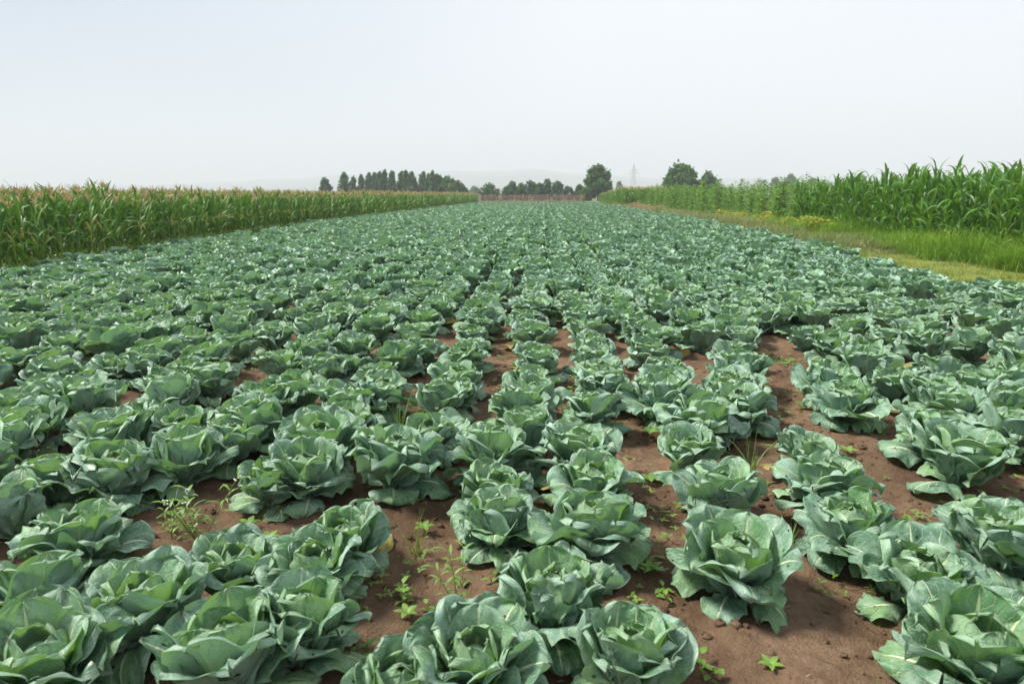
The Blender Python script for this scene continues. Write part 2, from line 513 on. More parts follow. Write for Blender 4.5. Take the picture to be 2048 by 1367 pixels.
def left_edge(y):
    return np.interp(y, [0, 12, 15, 19, 23, 41, 68, 108, 130], [-9.6, -9.75, -10.1, -10.5, -10.7, -11.4, -11.5, -11.1, -11.0])


ROW0, ROWD = .40, .575                                   # one row of cabbages every 57 cm

xs = np.array([-9300, -600, -60, -14, 14, 60, 600, 9300.]); ys = np.array([-800, -60, -6, 140, 600, 9600.])
Y, X = np.meshgrid(ys, xs, indexing='ij')
s = Shape()
s.add(np.stack([X, Y, np.zeros_like(X) - .01], -1), grid_faces(len(ys), len(xs))[:, ::-1])
tag(s.build("ground", [M['ground']], smooth=False), kind="structure")

# field soil: fine relief near the camera, coarser beyond, in one sheet each
xs, ys = np.arange(-4.6, 5.2, .025), np.arange(.6, 8.5, .025)
Y, X = np.meshgrid(ys, xs, indexing='ij')
s = Shape()
Z = soil_height(X, Y) + .012 * np.cos((X - ROW0) / ROWD * 2 * np.pi)
s.add(np.stack([X, Y, np.maximum(Z, .006)], -1), grid_faces(len(ys), len(xs))[:, ::-1])
tag(s.build("soil_bed", [M['soil']]), kind="structure")
xs, ys = np.arange(-13.4, 9.3, .5), np.arange(-3, 131, 1.5)
Y, X = np.meshgrid(ys, xs, indexing='ij')
s = Shape()
s.add(np.stack([X, Y, np.zeros_like(X) + .003], -1), grid_faces(len(ys), len(xs))[:, ::-1])
tag(s.build("field_soil", [M['soil']]), kind="structure")

# worn grass path along the right side of the field
s = Shape()
ys = np.arange(-3, 60, .5)
tt = np.linspace(0, 1, 7)
YY, TT = np.meshgrid(ys, tt, indexing='ij')
XX = right_edge(YY) - .1 + .25 * (value_noise(YY * 0, YY, 1.7, 5) - .5) + TT * (10.9 - right_edge(YY))
s.add(np.stack([XX, YY, .008 + .03 * value_noise(XX, YY, .6, 6)], -1), grid_faces(len(ys), 7)[:, ::-1])
tag(s.build("path", [M['path']]), kind="structure")

# far hills
s = Shape()
for d, prof, seed in ((4300, [(-1200, 0), (-420, 6), (250, 8), (560, 358), (700, 350), (860, 345), (960, 341), (1060, 338), (1130, 346), (1220, 352), (1330, 357), (1480, 358), (1700, 362), (2100, 366), (2700, 372)], 11),
                      (3700, [(-900, 378), (200, 374), (480, 368), (620, 362), (760, 358), (900, 352), (1000, 350), (1100, 352), (1200, 356), (1300, 360), (1440, 368), (1600, 372), (2000, 378), (2600, 380)], 12)):
    if seed == 11:
        prof = [(-900, 380), (200, 372), (480, 362)] + prof[3:]
    px = np.linspace(prof[0][0], prof[-1][0], 160)
    py = np.interp(px, [p[0] for p in prof], [p[1] for p in prof]) - 5 * (value_noise(px, px * 0, 60, seed) - .5)
    xr = np.array([ray_at(a, 389, d)[0] for a in px])
    zr = np.array([max(8, ray_at(a, b, d)[1]) for a, b in zip(px, py)])
    prof_y = np.array([-900, -560, -260, 0, 400, 800.])
    prof_h = np.array([-.05, .3, .72, 1, .6, -.05])
    XX = np.repeat(xr[:, None], 6, 1) * (1 + prof_y / d)
    ZZ = zr[:, None] * prof_h[None] * (1 + .14 * (value_noise(np.arange(160)[:, None] + 0. * prof_y, prof_y[None] + 500. + 0 * xr[:, None], 3, seed) - .5) * (np.abs(prof_y)[None] > 1))
    s.add(np.stack([XX, d + prof_y[None] + 0 * XX, ZZ], -1), grid_faces(160, 6))
tag(s.build("hills", [M['hill']]), kind="structure")

# ------------------------------------------------------------------ cabbages


def make_cabbage(r, nv=11, nu=11, openness=.5, size=1.0, counts=(6, 5, 6, 6, 5), droop=.5, ruffle=1.0, core=True):
    """Returns (head, outer) shapes about 0.5 m across."""
    head, outer = Shape(), Shape()
    ga = 2.39996
    az = r.uniform(0, 6.28)
    if core:
        P, F, _ = ball((0, 0, .18), (.055, .055, .06), 10, 7)
        head.add(P, F, np.full((len(P), 2), .3), .3)
        head.add(*tube([(0, 0, -.01), (0, 0, .05), (0, 0, .12)], [.02, .018, .02], 7))
    for i in range(counts[0]):                        # closed heart
        az += ga
        P = leaf(r, .205 + r.uniform(-.02, .02), .20, (12, 95 - 18 * openness, 160 - 60 * openness + r.uniform(-20, 15)), nv, nu, (.012, .115), az,
                 (.85 + r.uniform(-.3, .2), .85 + r.uniform(-.3, .2)), .005 * ruffle, .010 * r.random(), r.uniform(-.15, .15), scallop=.02)
        head.add(*P, r.uniform(-.1, .5))
    for i in range(counts[1]):                        # wrappers standing round the heart
        az += ga
        P = leaf(r, .235 + r.uniform(-.02, .03), .25 + r.uniform(-.02, .03), (24, 80 - 16 * openness, 96 - 55 * openness + r.uniform(-18, 14)), nv, nu, (.018, .10), az,
                 (.75 + r.uniform(-.3, .3), .75 + r.uniform(-.3, .3)), .009 * ruffle, .02 * r.random(), r.uniform(-.25, .25), r.uniform(-.03, .03), scallop=.03)
        head.add(*P, r.uniform(-.15, .3))
    for i in range(counts[2]):                        # cupped middle leaves
        az += ga
        P = leaf(r, .278 + r.uniform(-.06, .035), .245 + r.uniform(-.055, .045), (30, 72 - 14 * openness + r.uniform(-10, 8), 82 - 38 * openness + r.uniform(-34, 20)), nv, nu, (.022, .075), az,
                 (.55 + r.uniform(-.55, .45), .55 + r.uniform(-.55, .45)), .0105 * ruffle, .030 * r.random(), r.uniform(-.28, .28), r.uniform(-.04, .04), scallop=.035)
        outer.add(*P, r.uniform(-.6, .6))
    for i in range(counts[3] + 1):                        # spreading outer leaves
        az += ga
        P = leaf(r, .285 + r.uniform(-.06, .035), .255 + r.uniform(-.055, .045), (42, 56 - 18 * droop + r.uniform(-14, 12), 42 - 46 * droop + r.uniform(-40, 30)), nv, nu, (.02, .055), az,
                 (.35 + r.uniform(-.6, .6), .35 + r.uniform(-.6, .6)), .013 * ruffle, .034 * r.random() - .008, r.uniform(-.35, .35), r.uniform(-.05, .05), scallop=.04, zmin=.02)
        outer.add(*P, r.uniform(-.7, .5))
    for i in range(counts[4] - 1):                    # old leaves lying on the soil
        az += ga
        P = leaf(r, .265 + r.uniform(-.06, .04), .21 + r.uniform(-.05, .05), (34, 4 + r.uniform(-12, 12), -55 + r.uniform(-25, 35)), nv, nu, (.02, .03), az,
                 (-.2 + r.uniform(-.4, .5), -.2 + r.uniform(-.4, .5)), .013 * ruffle, .02, r.uniform(-.35, .35), r.uniform(-.08, .08), scallop=.06, zmin=.028)
        outer.add(*P, r.uniform(-.5, .1))
    return head, outer


STYLES = [  # look word, openness, droop, ruffle, counts
    ("closed", .12, .5, .8, (7, 5, 6, 6, 5)), ("cupped", .42, .2, 1.0, (6, 6, 7, 5, 4)), ("open", .62, .6, 1.1, (5, 5, 7, 7, 5)),
    ("ruffled", .38, .5, 1.7, (6, 5, 7, 6, 5)), ("drooping", .4, 1.0, 1.2, (6, 5, 5, 7, 6)), ("upright", .35, 0.0, 1.0, (6, 6, 8, 4, 3)),
    ("flattened", .75, .9, 1.3, (5, 4, 6, 8, 6)),
]
kinds = []
for i in range(28):
    look, op, dr, ru, cn = STYLES[i % 7]
    r = np.random.default_rng(100 + i)
    hd, ot = make_cabbage(r, 22, 23, np.clip(op + r.uniform(-.08, .08), 0, 1), 1, cn, dr, ru)
    wl_ = None
    if i % 4 == 1:
        wl_ = Shape()
        P = leaf(r, .22, .16, (10, -5, -25), 8, 8, (.10, .05), r.uniform(-2.6, -.5), (-.5, .3), .02, .02, .2, .04, zmin=.03, scallop=.07)
        wl_.add(*P)
        wl_ = wl_.mesh("withered_leaf", [M['withered']])
    kinds.append((look, hd.mesh("head", [M['cabbage_head']]), ot.mesh("outer_leaves", [M['cabbage_outer']]), wl_))

# heads read off the photograph (pixel of the heart, relative size)
HEADS = [
    (27, 1037, 1), (147, 1105, 1.1), (85, 1208, 1), (300, 1225, 1.05), (468, 1130, .85), (690, 1080, 1), (533, 968, .8), (615, 951, 1), (632, 1130, .95), (598, 1276, 1),
    (472, 1335, 1.1), (85, 1330, 1.05), (96, 979, .95), (219, 965, 1.1), (359, 931, 1.05), (782, 944, 1.1), (990, 927, 1.05), (1151, 920, 1), (1178, 975, .95), (984, 990, .85),
    (994, 1054, 1), (1178, 1076, 1.1), (1110, 1225, 1.08), (946, 1320, 1), (1247, 1332, .95), (785, 1370, .8), (1387, 914, .9), (1450, 1000, 1.05), (1468, 1132, 1.1), (1607, 915, .8),
    (1645, 985, 1), (1707, 1061, 1.02), (1826, 1149, 1.05), (1861, 890, 1.1), (1915, 940, 1.1), (2010, 881, 1), (1995, 1092, 1), (1946, 1315, 1.15), (1589, 870, .5), (1650, 782, 1.05),
    (1794, 779, 1), (1861, 806, 1), (1901, 830, .95), (1875, 747, .95), (1968, 790, 1), (2030, 820, 1), (1727, 720, 1), (1660, 702, 1), (1620, 680, .9), (1762, 688, .95),
    (1812, 680, .95), (1941, 700, 1.1), (2030, 740, 1), (1706, 667, 1), (1775, 650, 1), (1066, 677, 1), (1071, 716, .85), (1080, 741, .9), (1055, 764, .9), (1060, 800, .95),
    (1034, 822, .9), (1047, 872, 1), (1179, 674, .95), (1179, 700, .95), (1184, 722, 1), (1205, 755, .9), (1210, 787, 1), (1190, 832, .95), (1271, 661, .95), (1316, 687, 1),
    (1297, 714, .95), (1326, 750, .9), (1329, 777, .9), (1334, 808, 1.08), (1411, 685, 1), (1374, 650, 1), (1482, 653, 1.05), (1468, 719, 1), (1482, 758, 1.05), (1482, 822, 1),
    (838, 676, 1), (845, 706, .9), (795, 727, 1), (758, 766, .85), (758, 798, 1), (947, 677, .9), (940, 705, .85), (934, 724, .9), (913, 764, .95), (905, 790, .8),
    (882, 813, .95), (868, 877, .9), (684, 819, 1), (690, 855, .85), (642, 900, 1.05), (640, 872, .8), (658, 745, .9), (695, 737, .85), (563, 737, .95), (540, 680, 1),
    (613, 711, 1), (658, 690, .95), (710, 698, .95), (750, 665, 1), (587, 793, 1), (534, 812, 1), (521, 866, 1.05), (110, 766, 1.05), (95, 790, .9), (30, 826, 1),
    (158, 818, 1.1), (63, 866, 1), (237, 893, 1), (275, 858, .95), (355, 808, 1.05), (320, 782, .9), (421, 777, 1), (374, 750, .9), (421, 727, 1), (282, 740, 1),
    (229, 740, .9), (316, 712, 1), (389, 690, .95), (460, 667, 1), (487, 700, .95), (500, 850, .95), (460, 890, .95), (132, 705, 1), (53, 732, 1), (118, 737, .95),
    (200, 860, .8), (370, 870, .9), (15, 900, 1), (150, 770, .8),
]
plants = []                                              # x, y, size
for px, py, sc in HEADS:
    x, y = ground_at(px, py, .19)
    plants.append((x, y, sc * (1.04 if py < 1000 else .96), True))
fixed = np.array([(p[0], p[1]) for p in plants])
rest = []
r = np.random.default_rng(5)
for kk in range(-21, 15):
    y = -1.5 + r.uniform(0, .4)
    ph = r.uniform(0, 6.28)
    while y < 119:
        x = ROW0 + kk * ROWD + r.normal(0, .045) + .045 * math.sin(y * .22 + ph)
        if x > right_edge(y) + .1 or x < left_edge(y) - .1:
            y += .43
            continue
        yy = y + r.normal(0, .03)
        px, py = project(x, yy, .19) if yy > .9 else (0, 3000)
        d = np.hypot(fixed[:, 0] - x, fixed[:, 1] - yy).min()
        inframe = -60 < px < 2110 and py < 1460
        listed = inframe and py > 655
        ok = d > .40 and not (listed and py > 900)
        if listed and (abs(px - 1560) < 60 and 690 < py < 900 or abs(px - 1700) < 70 and 830 < py < 1000):
            ok = False
        if math.hypot(x, yy) < 1.75:
            ok = False
        if ok and r.random() > .025:
            rest.append((x, yy, float(np.clip(r.normal(1.07, .13), .6, 1.35)), inframe))
        y += .43 + r.normal(0, .035)
rest.sort(key=lambda p: p[1])
n_more = 300 - len(plants)
near = [p for p in rest if p[3]][:n_more]
near_set = set(id(p) for p in near)
mass = [p for p in rest if id(p) not in near_set]
plants += near

ORD = "first second third fourth fifth sixth seventh eighth ninth tenth eleventh twelfth thirteenth fourteenth fifteenth sixteenth seventeenth eighteenth nineteenth twentieth".split()


def ordinal(n):
    if n <= 20:
        return ORD[n - 1]
    tens = {2: "twenty", 3: "thirty", 4: "forty", 5: "fifty", 6: "sixty", 7: "seventy", 8: "eighty", 9: "ninety"}
    t, u_ = divmod(n, 10)
    return tens[t][:-1] + "ieth" if u_ == 0 else tens[t] + "-" + ORD[u_ - 1]


rows = {}
for p in plants:
    rows.setdefault(int(round((p[0] - ROW0) / ROWD)), []).append(p)
GROUP_C = "cabbages in rows on the brown soil"
protos = {}
jr = np.random.default_rng(21)
for kk in sorted(rows):
    rows[kk].sort(key=lambda p: p[1])
    place = "the centre row" if kk == 0 else "%s row %s of centre" % (ordinal(abs(kk)), "left" if kk < 0 else "right")
    for n, (x, y, sc, _) in enumerate(rows[kk]):
        vi = int(jr.integers(0, len(kinds)))
        look, hm, om, wm = kinds[vi]
        size = "large " if sc > 1.12 else "small " if sc < .86 else ""
        lab = "%s%s cabbage%s, %s from front in %s" % (size, look, " with withered leaf" if wm else "", ordinal(n + 1), place)
        rot = (jr.uniform(-.18, .18), jr.uniform(-.18, .18), jr.uniform(0, 6.28))
        zz = float(soil_height(np.array(x), np.array(y))) - .012
        if vi not in protos:
            t = thing("cabbage", lab, "cabbage", group=GROUP_C)
            link("head", hm, t); link("outer_leaves", om, t)
            if wm:
                link("withered_leaf", wm, t)
            t.location, t.rotation_euler, t.scale = (x, y, zz), rot, (sc,) * 3
            protos[vi] = t
        else:
            copy_thing(protos[vi], (x, y, zz), rot, sc, lab)

# the cabbages beyond the nearest three hundred: one object
field = Shape()
A = np.array([(p[0], p[1], p[2]) for p in mass])
lod = [(-9, 18, 9, 9, (5, 5, 6, 6, 4), 12), (18, 42, 6, 5, (4, 4, 5, 6, 3), 10), (42, 200, 4, 4, (3, 3, 4, 4, 2), 8)]
for y0, y1, nv, nu, cn, nvar in lod:
    var = []
    for i in range(nvar):
        r = np.random.default_rng(300 + i + nv * 20)
        look, op, dr, ru, _ = STYLES[i % 7]
        hd, ot = make_cabbage(r, nv, nu, op, 1, cn, dr, ru * 1.5, core=False)
        V, F, U, T, Mi = hd.arrays()
        up_ = np.array([1, 1, 1.14], np.float32)
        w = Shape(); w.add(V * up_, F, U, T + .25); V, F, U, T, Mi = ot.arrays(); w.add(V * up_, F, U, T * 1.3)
        var.append(w.arrays())
    sel = A[(A[:, 1] >= y0) & (A[:, 1] < y1)]
    n = len(sel)
    field.scatter(var, np.column_stack([sel[:, :2], np.full(n, .005)]), rng.uniform(0, 6.28, n), sel[:, 2] * (1.03 if y0 < 18 else 1.07), rng.normal(.05, .3, n))
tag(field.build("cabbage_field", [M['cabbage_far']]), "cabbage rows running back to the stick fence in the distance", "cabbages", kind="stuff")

# ------------------------------------------------------------------ corn


def make_corn(r, h, n_leaf, W, L, nv=8, nu=3, tassel=True, ear=True, stalk_n=5, low=.16):
    st, lv, ts, er, sk = Shape(), Shape(), Shape(), Shape(), Shape()
    lean = r.normal(0, .03, 2)
    zz = np.linspace(0, h * (.93 if tassel else .86), 5)
    pts = np.stack([lean[0] * zz / h * zz, lean[1] * zz / h * zz, zz], -1)
    st.add(*tube(pts, np.linspace(.019, .007, 5), stalk_n))
    a0 = r.uniform(0, 6.28)

    def axis(z):
        return lean[0] * z * z / h, lean[1] * z * z / h
    for i in range(n_leaf):
        t = (i + .6) / n_leaf
        z = h * ((low + (.84 - low) * t) if tassel else (.10 + .76 * t))
        phi = a0 + math.pi * (i % 2) + r.normal(0, .45)
        ll = L * (1.0 - .45 * abs(t - .5) - (.42 * max(0, t - .55) if tassel else 0)) * r.uniform(.85, 1.12)
        e = (74 + r.uniform(-6, 8), (42 if tassel else 46) + 22 * t + r.uniform(-18, 14), (-38 if tassel else -50) + 62 * t + r.uniform(-35, 25)) if r.random() > .12 else (70, -5, -70)
        ax = axis(z)
        lv.add(*leaf(r, ll, W * r.uniform(.85, 1.15), e, nv, nu, (.008, 0), phi, (.5, .5), .004, 0, r.uniform(-.5, .5), r.uniform(-.12, .12), 'blade', origin=(ax[0], ax[1], z)), r.uniform(-.3, .3))
    if tassel:
        z0 = h * .89
        ax = axis(z0)
        for i in range(10):
            e = math.radians(88 if i == 0 else r.uniform(40, 75)); ph = r.uniform(0, 6.28); ll = (.27 if i == 0 else r.uniform(.13, .21))
            b = np.array([ax[0], ax[1], z0 + (0 if i == 0 else r.uniform(.0, .08))])
            d = np.array([math.cos(ph) * math.cos(e), math.sin(ph) * math.cos(e), math.sin(e)])
            ts.add(*tube([b, b + d * ll * .5, b + d * ll + np.array([0, 0, -.25 * ll * math.cos(e)])], [.005, .010, .003], 4))
    if ear:
        z = h * r.uniform(.40, .52); ph = a0 + r.normal(0, .4); ax = axis(z)
        b = np.array([ax[0], ax[1], z]); d = np.array([math.cos(ph) * .42, math.sin(ph) * .42, .9])
        er.add(*tube([b, b + d * .05, b + d * .13, b + d * .19, b + d * .23], [.012, .032, .034, .022, .008], 7))
        tip = b + d * .225
        for i in range(7):
            q = d + r.normal(0, .35, 3)
            sk.add(*tube([tip, tip + q * .03, tip + q * .055 - np.array([0, 0, .03])], [.014, .012, .004], 4))
    return st, lv, ts, er, sk


RIGHT_EDGE = 11.7
GROUP_L, GROUP_R = "tasselled corn along the left field edge", "green corn above the grass verge"


def corn_group(nkinds, seed, h, n_leaf, W, L, tassel, ear_rate, leaf_mat, name, cat, group, spots, label):
    metas = []
    for i in range(nkinds):
        r = np.random.default_rng(seed + i)
        has_ear = r.random() < ear_rate
        st, lv, ts, er, sk = make_corn(r, h * r.uniform(.93, 1.07), n_leaf, W, L, 9, 5, tassel, has_ear)
        metas.append((st.mesh("stalk", [M['corn_stalk']]), lv.mesh("leaves", [leaf_mat]), ts.mesh("tassel", [M['tassel']]) if tassel else None,
                      er.mesh("ear", [M['husk']]) if has_ear else None, sk.mesh("silk", [M['silk']]) if has_ear else None))
    done = {}
    r = np.random.default_rng(seed + 99)
    for (x, y, sc, lab) in spots:
        vi = int(r.integers(0, nkinds))
        rot = (r.normal(0, .035), r.normal(0, .035), r.uniform(0, 6.28))
        if vi not in done:
            t = thing(name, lab, cat, group=group)
            st, lv, ts, er, sk = metas[vi]
            link("stalk", st, t); link("leaves", lv, t)
            if ts:
                link("tassel", ts, t)
            if er:
                e = link("ear", er, t); link("silk", sk, e)
            t.location, t.rotation_euler, t.scale = (x, y, 0), rot, (sc,) * 3
            done[vi] = t
        else:
            copy_thing(done[vi], (x, y, 0), rot, sc, lab)


def low_corn(seed, n, h, n_leaf, W, L, tassel, nv, nu, lower=0.0):
    var = []
    for i in range(n):
        r = np.random.default_rng(seed + i)
        st, lv, ts, er, sk = make_corn(r, h * r.uniform(.93, 1.07), n_leaf, W, L, nv, nu, tassel, False, 4, .03)
        w = Shape(); V, F, U, T, Mi = st.arrays(); w.add(V, F, U, T, 0)
        V, F, U, T, Mi = lv.arrays(); w.add(V, F, U, T, 1)
        if tassel:
            V, F, U, T, Mi = ts.arrays(); w.add(V, F, U, T, 2)
        var.append(w.arrays())
    return var


# left: three front rows as single plants for as far as they show large, the rest one mass
r = np.random.default_rng(41)
left_spots, left_mass = [], []
for row in range(40):
    y = 8.0 + r.uniform(0, .3)
    n = 0
    off = .6 + row * (.5 if row < 6 else .62)
    while y < 124:
        x = float(left_edge(y)) - off + r.normal(0, .06)
        vis = project(x, y, 1.0)[0] > -40
        if row < 2 and vis and y < 40 and len(left_spots) < 190:
            n += 1
            left_spots.append([x, y, float(r.normal(.98, .06)), row, n])
        elif row < 10 or r.random() < .7:
            left_mass.append((x, y, r.normal(.99, .055)))
        y += (.34 if row < 2 else .3 if row < 8 else .45) + r.normal(0, .05)
left_spots = [(x, y, sc, "tasselled corn plant, %s stalk from the left in the %s row by the cabbages" % (ordinal(n), ("front", "second")[row]))
              for x, y, sc, row, n in left_spots]
corn_group(8, 500, 1.76, 11, .085, .80, True, .75, M['corn_leaf'], "corn_plant", "corn plant", GROUP_L, left_spots, None)
A = np.array(left_mass)
s = Shape()
fr = A[:, 0] > left_edge(A[:, 1]) - 3.4
nearm = (A[:, 1] < 45)
for sel, args in ((A[fr & nearm], (520, 6, 1.76, 13, .090, .80, True, 6, 3)), (A[fr & ~nearm], (530, 6, 1.78, 10, .10, .70, True, 4, 3)), (A[~fr], (540, 5, 1.76, 7, .10, .7, True, 4, 2))):
    n = len(sel)
    s.scatter(low_corn(*args), np.column_stack([sel[:, :2], np.zeros(n)]), rng.uniform(0, 6.28, n), sel[:, 2], rng.normal(0, .2, n))
tag(s.build("corn_field", [M['corn_stalk'], M['corn_leaf'], M['tassel']]), "dense tasselled corn stretching back behind the front stalks on the left", "corn", kind="stuff")

# right: tall lush corn without tassels
r = np.random.default_rng(43)
right_spots, right_mass = [], []
for row in range(16):
    y = 6.0 + r.uniform(0, .3)
    n = 0
    x0 = RIGHT_EDGE + row * .6
    end = 33 + row * 1.2
    while y < end:
        x = x0 + r.normal(0, .08)
        sc = float(r.normal(1.0, .08)) * (1 - .009 * max(0, y - 14))
        px = project(x, y, 1.5)[0]
        if row < 2 and px < 2090 and y > 12:
            n += 1
            right_spots.append([x, y, sc, row, n, px])
        else:
            right_mass.append((x, y, sc))
        y += .36 + r.normal(0, .05)
tot = {q: sum(1 for v in right_spots if v[3] == q) for q in (0, 1)}
right_spots = [(x, y, sc, "lush green corn plant, %s from the right in the %s row above the grass verge" % (ordinal(n), ("front", "second")[row]))
               for x, y, sc, row, n, px in right_spots]
corn_group(8, 600, 2.56, 17, .120, .80, False, .1, M['corn_lush'], "corn_plant", "corn plant", GROUP_R, right_spots, None)
A = np.array(right_mass)
s = Shape(); n = len(A)
s.scatter(low_corn(620, 6, 2.56, 14, .13, .80, False, 6, 3), np.column_stack([A[:, :2], np.zeros(n)]), rng.uniform(0, 6.28, n), A[:, 2], rng.normal(0, .2, n))
# far corner of the right side: tasselled corn that runs down to the fence
B = []
for row in range(10):
    for y in np.arange(92, 134, .5):
        B.append((10.6 + row * .7 + r.normal(0, .1), y + r.normal(0, .1), (1.5 - .55 * max(0, (y - 98) / 36)) * r.normal(1, .04)))
B = np.array(B); n = len(B)
s.scatter(low_corn(640, 5, 1.76, 9, .11, .75, True, 4, 3), np.column_stack([B[:, :2], np.zeros(n)]), rng.uniform(0, 6.28, n), B[:, 2], rng.normal(.35, .2, n))
tag(s.build("corn_field", [M['corn_stalk'], M['corn_lush'], M['tassel']]), "dense green corn standing behind the front plants on the right", "corn", kind="stuff")

M['corn_young'] = leaf_material("young_corn_leaf", (.13, .27, .03), (.20, .34, .05), (.3, .42, .14), (.16, .28, .06), rough=.45, trans=.3,
                                veins='blade', trans_col=(.3, .5, .04), noise_scale=2.5, bump=0)
YOUNG = [(1995, 528, .85, "rightmost young yellow-green corn plant standing low in the tall grass"), (1940, 515, .85, "young bright corn plant in the grass, second from the right"),
         (1830, 497, 1.0, "young bright corn plant in the grass, third from the right"), (1780, 488, .9, "young bright corn plant in the grass, fourth from the right"),
         (1592, 455, .8, "small young corn plant at the left end of the lush grass"), (1655, 465, 1.0, "young corn plant between the yellow plants and the lush grass")]
corn_group(3, 660, .85, 8, .085, .62, False, 0, M['corn_young'], "young_corn_plant", "corn plant", "young corn plants in the grass",
           [(*ground_at(a, b), c, d) for a, b, c, d in YOUNG], None)

# ------------------------------------------------------------------ climbing beans and yellowing plants on the right


def make_bean(r, h, n, nv=4, nu=3):
    st, lv = Shape(), Shape()
    lean = r.normal(0, .05, 2)
    st.add(*tube([(0, 0, 0), (lean[0] * .5, lean[1] * .5, h * .5), (lean[0], lean[1], h * 1.02)], [.016, .012, .006], 4))
    for i in range(n):
        t = r.random() ** .85
        z = h * (.12 + .88 * t)
        rad = .36 * (1 - .72 * t ** 1.6) * math.sqrt(r.random()) + .03
        a = r.uniform(0, 6.28)
        lv.add(*leaf(r, r.uniform(.14, .26) * (1.15 - .5 * t), r.uniform(.12, .20) * (1.15 - .5 * t), (r.uniform(-10, 45), r.uniform(-15, 15), r.uniform(-60, -10)), nv, nu, (0, 0), r.uniform(0, 6.28), (-.2, -.2), .006, 0,
                     r.uniform(-.5, .5), 0, 'ovate', origin=(lean[0] * t + rad * math.cos(a), lean[1] * t + rad * math.sin(a), z)), r.uniform(-.5, .4))
    return st, lv


GROUP_B = "tall leafy bean plants behind the grass verge"
r = np.random.default_rng(47)
bk = []
for i in range(8):
    st, lv = make_bean(r, 2.3 * r.uniform(.9, 1.1), 150, 4, 3)
    sk = Shape(); sk.add(*tube([(.05, .02, 0), (.04, 0, 1.3), (.02, -.02, 1.75 + r.uniform(-.6, .5))], [.013, .012, .010], 5))
    bk.append((st.mesh("stem", [M['weed_stem']]), lv.mesh("leaves", [M['bean_leaf']]), sk.mesh("stake", [M['stick']])))
done, n = {}, 0
spots = []
for y in np.arange(32, 92, .95):
    spots.append((11.6 + .012 * y + r.normal(0, .22), y + r.normal(0, .2), r.uniform(.75, 1.18)))
for x, y, sc in spots:
    n += 1
    vi = int(r.integers(0, 8))
    lab = "leafy bean plant on a stake, %s along the verge beyond the green corn" % ordinal(n)
    if vi not in done:
        t = thing("bean_plant", lab, "bean plant", (x, y, 0), r.uniform(0, 6.28), GROUP_B, sc)
        link("stem", bk[vi][0], t); link("leaves", bk[vi][1], t); link("stake", bk[vi][2], t)
        done[vi] = t
    else:
        copy_thing(done[vi], (x, y, 0), r.uniform(0, 6.28), sc, lab)
var = []
for i in range(6):
    st, lv = make_bean(r, 2.3 * r.uniform(.9, 1.1), 80, 3, 3)
    w = Shape(); V, F, U, T, Mi = st.arrays(); w.add(V, F, U, T, 0); V, F, U, T, Mi = lv.arrays(); w.add(V, F, U, T, 1)
    var.append(w.arrays())
B = np.array([(12.6 + .9 * q + .012 * y + r.normal(0, .25), y + r.normal(0, .3), r.uniform(.7, 1.18)) for q in range(9) for y in np.arange(33, 98, 1.0)])
s = Shape(); n = len(B)
s.scatter(var, np.column_stack([B[:, :2], np.zeros(n)]), rng.uniform(0, 6.28, n), B[:, 2], rng.normal(.15, .25, n))
tag(s.build("bean_field", [M['weed_stem'], M['bean_leaf']]), "pale green bean rows filling the ground behind the front bean plants", "beans", kind="stuff")

GROUP_Y = "low yellowing plants in front of the beans"
yk = []
for i in range(5):
    st, lv = Shape(), Shape()
    for j in range(4):
        a = r.uniform(0, 6.28)
        st.add(*tube([(0, 0, 0), (math.cos(a) * .08, math.sin(a) * .08, .3), (math.cos(a) * .16, math.sin(a) * .16, .55)], [.008, .006, .003], 4))
    for j in range(90):
        a, q, z = r.uniform(0, 6.28), .3 * math.sqrt(r.random()), r.uniform(.12, .68)
        lv.add(*leaf(r, r.uniform(.09, .15), r.uniform(.07, .11), (20, 0, -35), 3, 3, (0, 0), r.uniform(0, 6.28), (-.2, -.2), 0, 0, r.uniform(-.5, .5), 0, 'ovate', origin=(q * math.cos(a), q * math.sin(a), z)), r.uniform(-.5, .5))
    yk.append((st.mesh("stem", [M['weed_stem']]), lv.mesh("leaves", [M['yellow_leaf']])))
done, n = {}, 0
ysp = [(10.75 + r.uniform(0, 1.0), y + r.normal(0, .25), r.uniform(.6, 1.25)) for y in np.arange(27.5, 44, .42)]
ysp.sort(key=lambda p: -p[0] / p[1])
for x, y, sc in ysp:
    n += 1
    vi = int(r.integers(0, 5))
    lab = "low plant with yellowing leaves, %s from the right before the beans" % ordinal(n)
    if vi not in done:
        t = thing("yellowing_plant", lab, "crop plant", (x, y, 0), r.uniform(0, 6.28), GROUP_Y, sc)
        link("stem", yk[vi][0], t); link("leaves", yk[vi][1], t); done[vi] = t
    else:
        copy_thing(done[vi], (x, y, 0), r.uniform(0, 6.28), sc, lab)

# ------------------------------------------------------------------ grass


